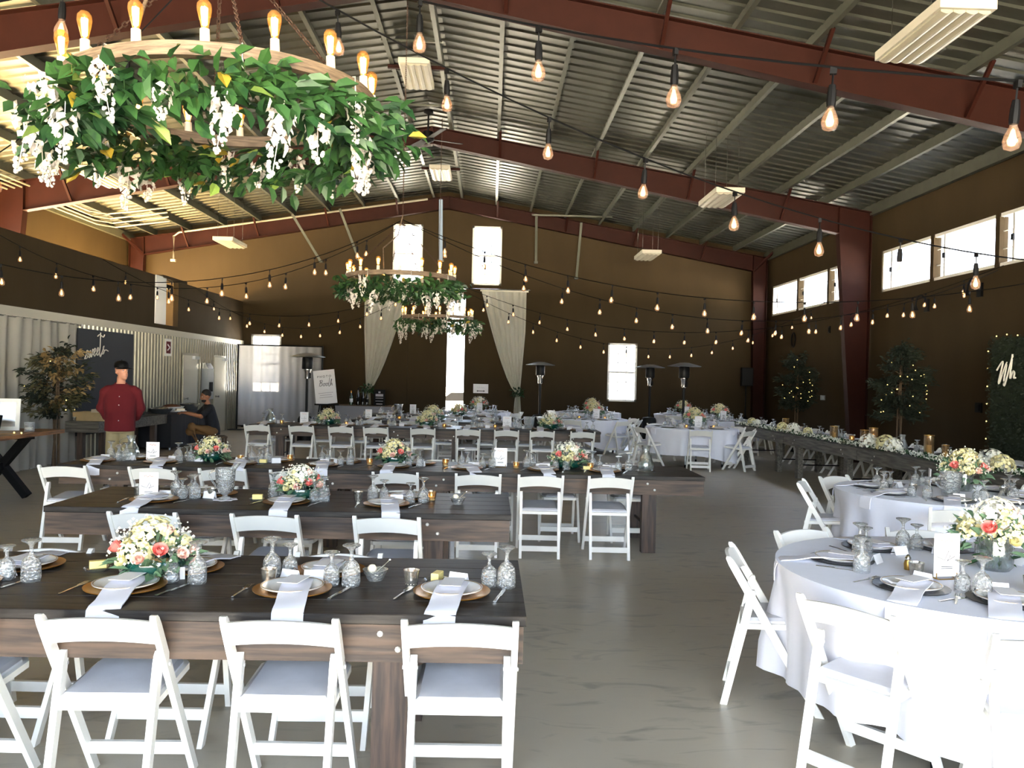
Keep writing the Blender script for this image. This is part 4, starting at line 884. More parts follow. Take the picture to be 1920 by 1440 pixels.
carafe(6.05, 14.25, 'cut-glass jug on head row near the mid column', m='crystal'); carafe(6.05, 11.95, 'glass jug behind the largest head row flowers', m='crystal')

# ------------------------------------------------------------------ chandeliers
M_LEAF = [MB().add(*leaf_geo(1.0, 0.52)).mesh('leaf', m, 0) for m in ('leaf', 'leaf_light', 'leaf_olive')]
M_CUP = MB().lathe([(0.0, 0.055), (0.02, 0.055), (0.021, 0.0), (0.0, 0.0)], 12).mesh('candle_sleeve', 'socket_cream', 40)
M_EDI = MB().lathe([(0.013, 0.0), (0.015, 0.012), (0.024, 0.05), (0.031, 0.085), (0.029, 0.108), (0.016, 0.124), (0.0, 0.127)], 14).mesh('bulb', 'amber_glass', 60)
q = MB()
for k in range(4):
    a = k * pi / 2; q.tube([(0.008 * cos(a), 0.008 * sin(a), 0.02), (0.012 * cos(a), 0.012 * sin(a), 0.09), (0.008 * cos(a + 0.7), 0.008 * sin(a + 0.7), 0.095)], 0.0045, 4)
M_FIL = q.mesh('filament', 'filament', 0)
def raceme(seed, l=0.2):
    r = random.Random(seed); q = MB()
    for i in range(46):
        t = i / 45; z = -t * l; rad = 0.04 * (1 - t) ** 0.7 + 0.006; a = r.uniform(0, 6.28)
        p = Vector((rad * cos(a), rad * sin(a), z + r.uniform(-0.01, 0.01)))
        if t < 0.6:
            d = Vector((cos(a), sin(a), r.uniform(-0.3, 0.6))).normalized(); M = d.to_track_quat('Z', 'Y').to_matrix() @ Matrix.Rotation(r.uniform(0, 6), 3, 'Z'); w = r.uniform(0.014, 0.022)
            q.add([M @ Vector(v) + p for v in ((0, 0, 0), (w, 0.3 * w, 0.3 * w), (0.3 * w, w, 0.4 * w), (-w, 0.3 * w, 0.3 * w), (-0.3 * w, -w, 0.4 * w))], [(0, 1, 2), (0, 2, 3), (0, 3, 4), (0, 4, 1)])
        else: q.ball(p, r.uniform(0.006, 0.010), 5, 3)
    q.tube([(0, 0, 0.03), (0, 0, -l)], 0.002, 4)
    return q.mesh('blossom_raceme', 'blossom', 0)
M_RAC = [raceme(s, l) for s, l in ((1, 0.16), (2, 0.21), (3, 0.25))]
def ring_pos(R, z0, z1, w):
    def f(rr):
        a = rr.uniform(0, 2 * pi); t = rr.random(); r = R + rr.gauss(0, w)
        return Vector((r * cos(a), r * sin(a), z0 + (z1 - z0) * t)), Vector((cos(a) * (1 if r > R else -1) * 0.7 - sin(a) * 0.5, sin(a) * (1 if r > R else -1) * 0.7 + cos(a) * 0.5, rr.uniform(-0.9, 0.2)))
    return f
def chain(p, q_, link=0.035):
    p = Vector(p); q_ = Vector(q_); L = (q_ - p).length; n = max(2, int(L / (link * 0.75))); d = (q_ - p).normalized(); a = d.orthogonal().normalized(); b = d.cross(a); m = MB()
    for i in range(n):
        c = p.lerp(q_, (i + 0.5) / n); s_ = a if i % 2 else b
        m.tube([c + d * (link * 0.5 * cos(t)) + s_ * (link * 0.3 * sin(t)) for t in [k * pi / 3 for k in range(6)]], link * 0.1, 4, closed=True)
    return m
def chandelier(x, y, z, top, label, nleaf, nstuff, seed, R=0.735, tilt=(0, 0), nrac=24, phase=0.5):
    rr = random.Random(seed)
    t = thing('chandelier', label, 'chandelier', (x, y, z)); t.rotation_euler = (tilt[0], tilt[1], 0)
    n = 64; vs = []; fs = []
    for j in range(n):
        a = 2 * pi * j / n
        for r, h in ((R - 0.025, -0.03), (R + 0.02, -0.03), (R + 0.02, 0.03), (R - 0.025, 0.03)): vs.append((r * cos(a), r * sin(a), h))
    for j in range(n):
        for k in range(4): fs.append((j * 4 + k, j * 4 + (k + 1) % 4, ((j + 1) % n) * 4 + (k + 1) % 4, ((j + 1) % n) * 4 + k))
    MB().add(vs, fs).build('wooden_ring', 'ring_wood', t, smooth=30)
    for k in range(16):
        a = 2 * pi * (k + phase) / 16
        c = put('candle_sleeve', M_CUP, t, (R * cos(a), R * sin(a), 0.03)); b = put('bulb', M_EDI, t, (R * cos(a), R * sin(a), 0.083)); put('filament', M_FIL, b)
        if k % 2 == 0:
            a += 0.2; MB().tube([((R + d) * cos(a), (R + d) * sin(a), h) for d, h in ((-0.03, 0.035), (0.025, 0.035), (0.026, -0.04), (0.0, -0.09))], 0.004, 4).build('tie', 'white_paint', t)
    for k in range(4):
        a = 2 * pi * k / 4 + 0.4; chain((R * cos(a), R * sin(a), 0.03), (0, 0, top)).build('chain', 'chain', t, smooth=0)
    MB().tube([(0.0, 0.0, top + 0.1), (-0.05, -0.1, top * 0.75), (-0.2, -0.45, 0.35), (-0.15, -R, 0.04)], 0.008, 6).build('supply_cord', 'ring_wood', t)
    chain((0, 0, top), (0, 0, roof_z(x) - z)).build('chain', 'chain', t, smooth=0)
    g = scatter_leaves(MB(), nstuff, ring_pos(R, -0.05, -0.26, 0.07), 0.105, 0.055, rr).build('garland', 'leaf', t, smooth=0); g['kind'] = 'stuff'
    f = ring_pos(R, -0.05, -0.30, 0.10)
    for i in range(nleaf):
        p, d = f(rr); d = (d + Vector((rr.uniform(-.5, .5), rr.uniform(-.5, .5), rr.uniform(-.5, .5)))).normalized(); s_ = rr.uniform(0.09, 0.135)
        e = (d.to_track_quat('X', 'Z').to_matrix() @ Matrix.Rotation(rr.uniform(-1.2, 1.2), 3, 'X')).to_euler()
        put('leaf', M_LEAF[0 if rr.random() < 0.84 else (1 if rr.random() < 0.5 else 2)], t, p, e, s_)
    for i in range(nrac):
        a = 2 * pi * (i + rr.uniform(-0.3, 0.3)) / nrac; r = R + rr.uniform(-0.05, 0.15)
        put('blossom_raceme', M_RAC[i % 3], t, (r * cos(a), r * sin(a), rr.uniform(-0.26, -0.06)), (rr.uniform(-.2, .2), rr.uniform(-.2, .2), rr.uniform(0, 6)), rr.uniform(0.9, 1.25))
    return t
chandelier(-1.38, 4.25, 3.05, 0.82, 'wooden ring chandelier with greenery, nearest the camera', 295, 1150, 21, tilt=(0.015, -0.036))
chandelier(-1.27, 11.5, 3.03, 0.78, 'wooden ring chandelier with greenery in mid hall', 130, 900, 22, phase=0.2)
chandelier(-1.15, 17.5, 2.92, 0.88, 'wooden ring chandelier with greenery farthest down the hall', 60, 800, 23, phase=0.3)
# ------------------------------------------------------------------ string lights
q = MB().lathe([(0.012, 0.03), (0.016, 0.0), (0.017, -0.035), (0.015, -0.05), (0.0, -0.05)][::-1], 8); q.tube([(0, 0, 0.075), (0, 0, 0.03)], 0.004, 4); q.box((-0.012, -0.008, 0.07), (0.012, 0.008, 0.095))
M_SOCK = q.mesh('socket', 'black', 40)
M_SBULB = MB().lathe([(0.011, -0.05), (0.014, -0.06), (0.027, -0.09), (0.0305, -0.11), (0.024, -0.132), (0.0, -0.141)][::-1], 10).mesh('bulb', 'bulb_glass', 60)
M_SFIL = MB().lathe([(0.0, -0.062), (0.006, -0.07), (0.015, -0.104), (0.011, -0.12), (0.0, -0.124)], 8).mesh('filament', 'string_glow', 60)
def string(hub, end, sag, label, t0=0.06, sp=0.58):
    t = thing('string_lights', label, 'string lights')
    h = Vector(hub); e = Vector(end)
    P = lambda u: h.lerp(e, u) - Vector((0, 0, 4 * sag * u * (1 - u)))
    MB().tube([P(i / 40) for i in range(41)], 0.005, 4).build('cable', 'black', t)
    L = (e - h).length; u = t0; i = 0
    while u < 0.97:
        p = P(u) - Vector((0, 0, 0.095)); s_ = put('socket', M_SOCK, t, p, (U(-.06, .06), U(-.06, .06), U(0, 6))); b = put('bulb', M_SBULB, s_); put('filament', M_SFIL, s_); u += sp / L
H1, H2, H3 = (-1.4, 4.22, 3.85), (-1.27, 11.5, 3.85), (-1.15, 17.5, 3.83)
string(H1, (8.45, -0.4, 3.5), 1.16, 'string of lamps from nearest chandelier to near right, crossing top right', 0.106); string(H1, (8.45, 6.5, 3.5), 1.13, 'string of lamps from nearest chandelier to right wall, second down', 0.057)
string(H1, (-7.55, 0.8, 3.7), 1.1, 'string of lamps from nearest chandelier to near left', 0.1); string(H1, (-7.55, 7.6, 3.8), 1.1, 'string of lamps from nearest chandelier to left partition', 0.1)
string(H2, (8.45, 8.0, 3.67), 1.09, 'string of lamps from mid chandelier to right wall, nearer one', 0.062); string(H2, (8.45, 13.65, 3.69), 1.11, 'string of lamps from mid chandelier to right wall, farther one', 0.060)
string(H2, (-7.55, 12.4, 3.78), 0.95, 'string of lamps from mid chandelier to left partition, farther one', 0.08); string(H2, (-7.55, 7.9, 3.8), 1.12, 'string of lamps from mid chandelier to left partition, nearer one', 0.09)
string(H3, (8.45, 13.5, 3.75), 1.16, 'string of lamps from far chandelier to right wall, nearer one', 0.108); string(H3, (8.45, 20.8, 3.8), 1.36, 'string of lamps from far chandelier to right wall, farther one', 0.1)
string(H3, (-7.55, 16.2, 3.8), 0.98, 'string of lamps from far chandelier to left partition, nearer one', 0.137); string(H3, (-7.55, 21.2, 3.8), 1.08, 'string of lamps from far chandelier to left partition, farther one', 0.123)

# ------------------------------------------------------------------ patio heaters
def heater(x, y, label):
    t = thing('patio_heater', label, 'patio heater', (x, y, 0))
    MB().lathe([(0.0, 0.0), (0.24, 0.0), (0.25, 0.03), (0.25, 0.06), (0.21, 0.07), (0.2, 0.62), (0.17, 0.68), (0.05, 0.70), (0.0, 0.7)], 20).build('base', 'black_metal', t)
    MB().tube([(0, 0, 0.68), (0, 0, 1.65)], 0.032, 12).build('pole', 'black_metal', t)
    MB().lathe([(0.035, 1.55), (0.06, 1.57), (0.065, 1.72), (0.085, 1.76), (0.085, 1.79), (0.0, 1.79)], 16).build('burner', 'steel', t); MB().box((0.06, -0.03, 1.58), (0.085, 0.03, 1.70)).build('control', 'black', t, smooth=0)
    MB().lathe([(0.12, 1.79), (0.13, 1.81), (0.125, 2.05), (0.11, 2.07), (0.0, 2.07)], 18).build('emitter_screen', 'black_metal', t)
    MB().lathe([(0.41, 2.075), (0.40, 2.085), (0.2, 2.14), (0.1, 2.165), (0.0, 2.17), (0.0, 2.155), (0.1, 2.15), (0.2, 2.125), (0.395, 2.07)], 28, cap=False).build('reflector', 'silver_grey', t)
heater(-4.30, 19.5, 'black patio heater before the white photo booth screen'); heater(1.38, 23.1, 'black patio heater right of the far curtain')
heater(4.45, 23.0, 'black patio heater just right of right gable window'); heater(4.70, 20.0, 'black patio heater farthest right, before the brown gable wall')
# ------------------------------------------------------------------ curtains at the sliding doors
def curtain(xo, xi, tie, label, sgn):
    """xo outer top corner, xi inner top corner, gathered at x=tie"""
    t = thing('curtain', label, 'curtain', (0, YB - 0.22, 0))
    zs = [0.05, 0.3, 0.6, 0.9, 1.1, 1.25, 1.4, 1.7, 2.1, 2.6, 3.1, 3.6, 4.0, 4.33]; n = 40; vs = []; fs = []
    for z in zs:
        if z >= 1.25:
            u = (z - 1.25) / (4.33 - 1.25); o = tie - sgn * 0.07 + (xo - (tie - sgn * 0.07)) * min(1, u * 1.6 if u < 0.625 else 1); i = tie + sgn * 0.07 + (xi - tie - sgn * 0.07) * u ** 0.72
        else:
            u = (1.25 - z) / 1.25; o = tie - sgn * (0.07 + 0.10 * u); i = tie + sgn * (0.07 + 0.10 * u)
        w = abs(i - o)
        for k in range(n + 1):
            s_ = k / n; vs.append((o + (i - o) * s_, 0.03 * sin(s_ * 42) * (0.6 + 0.4 * min(1, w)) + 0.012 * sin(s_ * 91 + z), z))
    for a in range(len(zs) - 1):
        for k in range(n): fs.append((a * (n + 1) + k, a * (n + 1) + k + 1, (a + 1) * (n + 1) + k + 1, (a + 1) * (n + 1) + k))
    MB().add(vs, fs).build('fabric', 'drape_cream', t, smooth=80)
    q = scatter_leaves(MB(), 70, lambda r: (Vector((tie + r.uniform(-0.14, 0.14), r.uniform(-0.1, 0.08), 1.25 + r.uniform(-0.13, 0.1))), Vector((r.uniform(-1, 1), r.uniform(-1, .3), r.uniform(-1, .6)))), 0.13, 0.05, random.Random(4)); q.build('greenery_tie', 'leaf', t, smooth=0)['kind'] = 'stuff'
    MB().box((min(xo, xi) - 0.04, -0.03, 4.32), (max(xo, xi) + 0.06, 0.03, 4.36)).build('heading', 'curtain', t, smooth=0)
curtain(1.03, -0.34, 0.83, 'cream curtain tied back to the right of the tall doors', -1)
curtain(-3.88, -2.55, -3.72, 'cream curtain tied back to the left of the tall doors', 1)
t = thing('curtain_rail', 'thin metal rail above the tall sliding doors', 'rail'); MB().tube([(-4.0, YB - 0.2, 4.39), (1.15, YB - 0.2, 4.39)], 0.015, 8).build('rod', 'steel', t)
for x in (-3.95, -1.1, 1.1): MB().bar((x, YB, 4.39), (x, YB - 0.22, 4.39), 0.02, 0.02).build('bracket', 'steel', t, smooth=0)
t = thing('door_sign', 'white landscape sign with double arrow on right sliding door', 'sign', (-0.30, YB - 0.075, 1.35))
MB().box((-0.23, -0.006, -0.14), (0.23, 0, 0.14)).build('sheet', 'paper', t, smooth=0)
MB().bar((-0.09, -0.008, -0.075), (0.09, -0.008, -0.075), 0.004, 0.022).prism([(-0.13, -0.075), (-0.085, -0.045), (-0.085, -0.105)], 0.004, 'y', -0.01).prism([(0.13, -0.075), (0.085, -0.045), (0.085, -0.105)], 0.004, 'y', -0.01).build('arrow', 'print_dark', t, smooth=0)
MB().tube([(-0.12 + 0.02 * i, -0.007, 0.03 + 0.02 * sin(i * 2.1)) for i in range(13)], 0.003, 4).build('lettering', 'print', t)
# ------------------------------------------------------------------ handwriting as bent rod letters
GL = {'s': ([(0, 0), (.25, .35), (.32, .45), (.2, .38), (.34, .14), (.22, 0), (.05, .03)], .42), 'w': ([(0, .42), (.06, .08), (.16, .02), (.26, .4), (.3, .08), (.42, .03), (.52, .42), (.6, .36)], .62), 'e': ([(0, .12), (.26, .3), (.22, .45), (.1, .4), (.05, .15), (.16, 0), (.36, .14)], .38), 't': ([(.12, 1.3), (.08, .5), (.02, .06), (.14, -.12), (.25, .05)], .26),
      'B': ([(.1, 0), (.2, .95), (.1, .85), (.45, 1.0), (.5, .75), (.22, .55), (.5, .5), (.5, .15), (.2, -.02)], .66), 'o': ([(.3, .4), (.1, .4), (.02, .15), (.14, 0), (.32, .15), (.28, .42), (.44, .36)], .44), 'h': ([(.05, 0), (.2, 1.0), (.12, .95), (.08, .05), (.2, .38), (.32, .3), (.3, .05), (.42, .05)], .46),
      'W': ([(-.1, .65), (.25, 1.0), (.32, .9), (.12, .12), (.2, .1), (.62, .95), (.5, .1), (.6, -.05), (.98, 1.1), (1.02, 1.2)], 1.0), 'h2': ([(.0, 1.3), (-.05, .4), (-.02, .2), (.12, .5), (.25, .42), (.22, .2), (.35, .2)], .4)}
def smooth_line(pts, n=4):
    P = [Vector((a, b, 0)) for a, b in pts]; P = [P[0]] + P + [P[-1]]; out = []
    for i in range(1, len(P) - 2):
        for k in range(n):
            t = k / n; a, b, c, d = P[i - 1:i + 3]
            out.append(0.5 * ((2 * b) + (-a + c) * t + (2 * a - 5 * b + 4 * c - d) * t * t + (-a + 3 * b - 3 * c + d) * t ** 3))
    return out + [P[-2]]
def write(word, h, r, parent, M, m, slant=0.15, extra=()):
    x = 0.0
    for ch in word:
        pts, adv = GL[ch]
        MB().tube([M @ Vector(((p.x + x + slant * p.y) * h, p.y * h, 0)) for p in smooth_line(pts)], r, 5).build('letter', m, parent); x += adv
    for pts in extra: MB().tube([M @ Vector((p.x * h, p.y * h, 0)) for p in smooth_line(pts)], r, 5).build('letter_stroke', m, parent)
# left wall: sheer drape, chalkboard panel with script, framed in the row of service tables
t = thing('wall_drape', 'grey sheer drape hanging on the left wall', 'drape', (XP + 0.12, 0, 0)); vs = []; fs = []; n = 160
for z in (0.03, 0.8, 1.6, 2.3, 2.47):
    for k in range(n + 1):
        y = 10.6 + 4.6 * k / n; vs.append((0.035 * sin(y * 21 + 0.6 * sin(y * 5)) + 0.02 * sin(y * 9) + 0.02 * sin(z * 2 + y * 3), y, z))
for a in range(4):
    for k in range(n): fs.append((a * (n + 1) + k, a * (n + 1) + k + 1, (a + 1) * (n + 1) + k + 1, (a + 1) * (n + 1) + k))
MB().add(vs, fs).build('fabric', 'sheer', t, smooth=80); MB().tube([(0, 10.5, 2.47), (0, 15.25, 2.47)], 0.014, 8).build('rod', 'steel', t); MB().ball((0, 15.3, 2.47), 0.03).build('finial', 'bolt', t)
t = thing('chalkboard', 'large dark chalkboard panel with white cut-out script behind sweets table', 'board', (XP + 0.06, 0, 0))
MB().box((0, 15.22, 0.45), (0.03, 17.55, 2.42)).build('panel', 'chalk', t, smooth=0)
M = Matrix.Translation((0.06, 15.42, 1.86)) @ Matrix.Rotation(radians(90), 4, 'Z') @ Matrix.Rotation(radians(90), 4, 'X') @ Matrix.Rotation(radians(9), 4, 'Z')
write(['s', 'w', 'e', 'e', 't', 's'], 0.32, 0.010, t, M, 'letter', extra=([(1.72, 1.12), (2.0, 1.2), (2.4, 1.0), (2.6, 1.12)], [(2.3, 0.05), (2.6, 0.2), (2.95, 0.08)]))
# service table, crate, trays
t = thing('plank_bench_table', 'grey plank service table below the chalkboard behind man in red', 'table', (0, 0, 0))
for i in range(3): MB().box((-7.33 + i * 0.19, 14.5, TZ - 0.05), (-7.144 + i * 0.19, 17.5, TZ)).build('plank', 'grey_wood', t, smooth=0)
MB().box((-6.80, 14.5, TZ - 0.19), (-6.76, 17.5, TZ - 0.0)).build('apron_board', 'grey_wood', t, smooth=0); MB().box((-7.33, 14.47, TZ - 0.19), (-6.76, 14.5, TZ)).build('apron_end', 'grey_wood', t, smooth=0)
for x in (-7.26, -6.88):
    for y in (14.9, 17.1): MB().box((x - 0.05, y - 0.06, 0), (x + 0.05, y + 0.06, TZ - 0.05)).build('leg', 'leg_wood', t, smooth=0)
t = thing('crate', 'pale wooden dessert tray box on service table left of man', 'box', (-7.04, 14.9, TZ)); MB().box((-0.27, -0.22, 0.0), (0.27, 0.22, 0.02)).build('base', 'crate', t, smooth=0)
for a, b in (((-0.27, -0.22, 0.02), (0.27, -0.2, 0.15)), ((-0.27, 0.2, 0.02), (0.27, 0.22, 0.15)), ((-0.27, -0.2, 0.02), (-0.25, 0.2, 0.15)), ((0.25, -0.2, 0.02), (0.27, 0.2, 0.15))): MB().box(a, b).build('board', 'crate', t, smooth=0)
MB().box((0.0, -0.12, 0.02), (0.22, 0.15, 0.2)).build('cake', 'wax', t, smooth=0)
t = thing('utensil_jar', 'glass jar of spoons on the service table behind man in red', 'jar', (-7.0, 15.45, TZ)); MB().lathe([(0.0, 0.003), (0.05, 0.0), (0.055, 0.16), (0.05, 0.16), (0.046, 0.01), (0.0, 0.01)][::-1], 14).build('glass', 'glass', t)
for k in range(5): MB().tube([(0.02 * cos(k * 1.3), 0.02 * sin(k * 1.3), 0.01), (0.05 * cos(k * 1.3), 0.05 * sin(k * 1.3), 0.26)], 0.004, 4).ball((0.052 * cos(k * 1.3), 0.052 * sin(k * 1.3), 0.27), 0.014, 6, 4, (1, 0.4, 1.5)).build('spoon', 'steel', t)
t = thing('buffet_table', 'buffet table under a black cloth beside crouching man', 'table', (-7.1, 18.75, 0)); MB().box((-0.4, -1.2, 0.70), (0.4, 1.2, 0.75)).build('tabletop', 'grey_wood', t, smooth=0)
for x in (-0.33, 0.33):
    for y in (-1.05, 1.05): MB().tube([(x, y, 0), (x, y, 0.7)], 0.02, 8).build('leg', 'silver_grey', t)
q = MB(); vs = []; fs = []; n = 96
for z in (0.757, 0.757, 0.72, 0.4, 0.06):
    for k in range(n):
        a = 2 * pi * k / n; c, s_ = cos(a), sin(a); g = 1 / max(abs(c) / 0.42, abs(s_) / 1.22); wv = 0.015 * sin(k * 1.9) * (z < 0.7) * (0.757 - z) / 0.5
        f_ = 0.0 if (z == 0.757 and len(vs) < n) else 1.0; vs.append(((g + wv) * c * f_, (g + wv) * s_ * f_, z))
for i in range(4):
    for k in range(n): fs.append((i * n + k, i * n + (k + 1) % n, (i + 1) * n + (k + 1) % n, (i + 1) * n + k))
o = q.add(vs, fs).build('buffet_cloth', 'black_cloth', None, smooth=50, loc=(-7.1, 18.75, 0.0)); tag(o, 'black cloth hanging to the floor over the buffet table', 'tablecloth')
def dish(x, y, z, label, r=0.2, food='food', sq=1.0, h=0.06):
    t = thing('serving_dish', label, 'dish', (x, y, z)); MB().lathe([(0.0, 0.006), (r * 0.7, 0.0), (r, h), (r * 0.97, h), (r * 0.68, 0.012), (0.0, 0.012)][::-1], 20, sq=sq).build('bowl', 'china' if food != 'foil' else 'foil', t); MB().ball((0, 0, h * 0.7), r * 0.8, 12, 6, (1, sq, 0.42)).build('food', 'food' if food != 'foil' else 'foil', t)
dish(-7.1, 16.35, TZ, 'white bowl of brown food on the service table right of man', 0.22); dish(-7.2, 17.05, TZ, 'foil-covered platter near far end of service table', 0.2, 'foil'); dish(-7.1, 15.9, TZ, 'small bowl of food beside the man on service table', 0.14)
dish(-7.1, 18.0, 0.76, 'foil tray of food at near end of buffet', 0.24, 'foil', 1.3, 0.1); dish(-7.15, 18.75, 0.76, 'dark roasting tray in middle of buffet', 0.26, 'food', 1.4, 0.12); dish(-7.0, 19.45, 0.76, 'silver foil dish at far end of buffet', 0.22, 'foil', 1.0, 0.16)
votive(-6.95, 16.0, 'lit votive on the service table right of man'); votive(-7.25, 14.62, 'lit votive at near corner of service table')
# memory table with crossed black legs at left edge
t = thing('trestle_table', 'wooden table with black crossed legs at left edge of picture', 'table', (0, 0, 0))
for i in range(4): MB().box((-6.66 + i * 0.215, 8.9, 0.80), (-6.449 + i * 0.215, 11.45, 0.85)).build('plank', 'warm_wood', t, smooth=0)
for y in (9.35, 10.75):
    MB().bar((-6.55, y, 0.03), (-5.92, y, 0.8), 0.09, 0.11, up=(0, 1, 0)).build('crossed_leg', 'black', t, smooth=0); MB().bar((-5.92, y + 0.02, 0.03), (-6.55, y + 0.02, 0.8), 0.085, 0.11, up=(0, 1, 0)).build('crossed_leg', 'black', t, smooth=0)
    MB().box((-6.6, y - 0.06, 0.76), (-5.87, y + 0.08, 0.80)).build('cleat', 'black', t, smooth=0)
MB().box((-6.28, 9.35, 0.37), (-6.19, 10.75, 0.46)).build('stretcher', 'black', t, smooth=0)
t = thing('white_frame', 'large white picture frame leaning on memory table', 'frame', (-6.42, 10.95, 0.852), radians(18)); t.rotation_euler = (radians(-10), 0, radians(18))
for a, b in (((-0.25, 0, 0), (0.25, 0.03, 0.05)), ((-0.25, 0, 0.37), (0.25, 0.03, 0.42)), ((-0.25, 0, 0.05), (-0.2, 0.03, 0.37)), ((0.2, 0, 0.05), (0.25, 0.03, 0.37))): MB().box(a, b).build('moulding', 'white_paint', t, smooth=0)
MB().box((-0.2, 0.012, 0.05), (0.2, 0.018, 0.37)).build('glazing', 'steel', t, smooth=0)
t = thing('photo_frame', 'black frame with grey photograph on memory table', 'frame', (-6.33, 10.55, 0.852)); t.rotation_euler = (radians(-14), 0, radians(-12))
for a, b in (((-0.18, 0, 0), (0.18, 0.02, 0.02)), ((-0.18, 0, 0.21), (0.18, 0.02, 0.23)), ((-0.18, 0, 0.02), (-0.16, 0.02, 0.21)), ((0.16, 0, 0.02), (0.18, 0.02, 0.21))): MB().box(a, b).build('moulding', 'black', t, smooth=0)
MB().box((-0.16, 0.008, 0.02), (0.16, 0.012, 0.21)).build('photograph', 'print', t, smooth=0); MB().ball((-0.03, 0.006, 0.11), 0.05, 10, 6, (0.8, 0.05, 1.2)).ball((0.05, 0.006, 0.09), 0.05, 10, 6, (0.9, 0.05, 1.3)).build('couple', 'paper', t)
t = thing('glass_votive', 'ribbed glass tumbler candle on memory table', 'candle holder', (-5.98, 10.9, 0.852)); MB().lathe([(0.0, 0.004), (0.06, 0.0), (0.062, 0.12), (0.057, 0.12), (0.055, 0.01), (0.0, 0.01)][::-1], 18).build('glass', 'crystal', t); put('candle', M_TEA, t, (0, 0, 0.01), None, 1.6)
t = thing('fairy_lights', 'string of tiny warm lights lying on memory table', 'string lights', (-6.2, 10.4, 0.856)); pts = [(-0.4 + 0.1 * i, 0.1 * sin(i * 1.9) - 0.05, 0.004) for i in range(9)]
MB().tube(pts, 0.002, 4).build('wire', 'gilt', t); q = MB()
for p in pts: q.ball((p[0], p[1], 0.012), 0.012, 6, 4)
q.build('lamps', 'fairy', t)['kind'] = 'stuff'
votive(-6.15, 10.25, 'lit votive before photograph on memory table', 0.852, glass=True)
# ------------------------------------------------------------------ photo booth screen, easel, bar
t = thing('backdrop_screen', 'white translucent photo booth screen on a black frame', 'screen', (0, 24.3, 0))
for x in (-7.38, -4.93):
    MB().tube([(x, 0, 0.02), (x, 0, 2.5)], 0.025, 8).build('post', 'black_metal', t); MB().box((x - 0.2, -0.2, 0), (x + 0.2, 0.2, 0.02)).build('foot', 'black_metal', t, smooth=0)
for z in (2.48, 0.12): MB().tube([(-7.38, 0, z), (-4.93, 0, z)], 0.02, 8).build('crossbar', 'black_metal', t)
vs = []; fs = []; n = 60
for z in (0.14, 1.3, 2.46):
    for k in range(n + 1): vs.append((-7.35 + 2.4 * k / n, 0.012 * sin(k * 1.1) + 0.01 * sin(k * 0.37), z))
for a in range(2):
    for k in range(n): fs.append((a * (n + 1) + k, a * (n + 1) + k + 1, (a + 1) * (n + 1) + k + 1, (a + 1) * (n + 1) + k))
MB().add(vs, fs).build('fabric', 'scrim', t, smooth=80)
t = thing('easel_sign', 'white photo booth sign standing on a black easel', 'sign', (-4.52, 23.0, 0)); t.rotation_euler = (0, 0, radians(8))
tilt = Matrix.Translation((0, 0, 0.86)) @ Matrix.Rotation(radians(-9), 4, 'X') @ Matrix.Rotation(radians(-7), 4, 'Y')
o = MB().box((-0.29, -0.01, 0), (0.29, 0.01, 0.95)).build('board', 'paper', t, smooth=0); o.matrix_local = tilt
MT = tilt @ Matrix.Translation((-0.17, -0.014, 0.5)) @ Matrix.Rotation(radians(90), 4, 'X')
write(['B', 'o', 'o', 't', 'h'], 0.17, 0.006, t, MT, 'print_dark')
c = bpy.data.curves.new('heading', 'FONT'); c.body = 'PHOTO'; c.size = 0.085; c.extrude = 0.002; c.align_x = 'CENTER'; c.space_character = 1.5; c.materials.append(MATS['print_dark']); tmp = bpy.data.objects.new('heading', c); hm = bpy.data.meshes.new_from_object(tmp); bpy.data.objects.remove(tmp); o = put('heading', hm, t); o.matrix_local = tilt @ Matrix.Translation((0, -0.012, 0.74)) @ Matrix.Rotation(radians(90), 4, 'X')
q = MB()
for i, w in enumerate((0.2, 0.16, 0.18)): q.box((-w, -0.013, 0.30 - 0.06 * i), (w, -0.011, 0.312 - 0.06 * i))
o = q.build('small_print', 'print', t, smooth=0); o.matrix_local = tilt
for a, b in (((-0.3, -0.05, 0.0), (-0.08, 0.0, 1.85)), ((0.3, -0.05, 0.0), (0.08, 0.0, 1.85)), ((0, 0.55, 0.0), (0, 0.03, 1.8))): MB().bar((a[0], a[1] + 0.09, a[2]), (b[0], b[1] + 0.24, b[2] * 0.98), 0.03, 0.03, up=(0, 1, 0)).build('easel_leg', 'black', t, smooth=0)
MB().box((-0.33, -0.06, 0.82), (0.33, 0.05, 0.86)).build('ledge', 'black', t, smooth=0)
t = thing('bar_table', 'service bar under a grey cloth behind the easel sign', 'table', (-3.55, 24.3, 0)); MB().box((-0.9, -0.35, 0.74), (0.9, 0.35, 0.78)).build('tabletop', 'grey_wood', t, smooth=0); MB().box((-0.92, -0.37, 0.04), (0.92, 0.37, 0.785)).build('cloth', 'grey_cloth', t, smooth=0)
MB().box((-0.95, -0.4, 0.785), (0.95, 0.4, 0.80)).build('edge', 'bark', t, smooth=0)
def bottle(x, y, z, m, h, label, cap='gold'):
    t = thing('bottle', label, 'bottle', (x, y, z)); MB().lathe([(0.0, 0.0), (0.045, 0.0), (0.047, h * 0.55), (0.02, h * 0.75), (0.016, h * 0.97), (0.0, h * 0.97)], 14).build('glass', m, t); MB().lathe([(0.018, h * 0.8), (0.018, h), (0.0, h)], 12).build('capsule', cap, t); MB().lathe([(0.048, h * 0.2), (0.048, h * 0.45)], 14, cap=False).build('label_band', 'paper' if cap == 'gold' else 'black', t)
bottle(-4.05, 24.2, 0.80, 'bottle_green', 0.42, 'green bottle with gold neck on the bar beside easel')
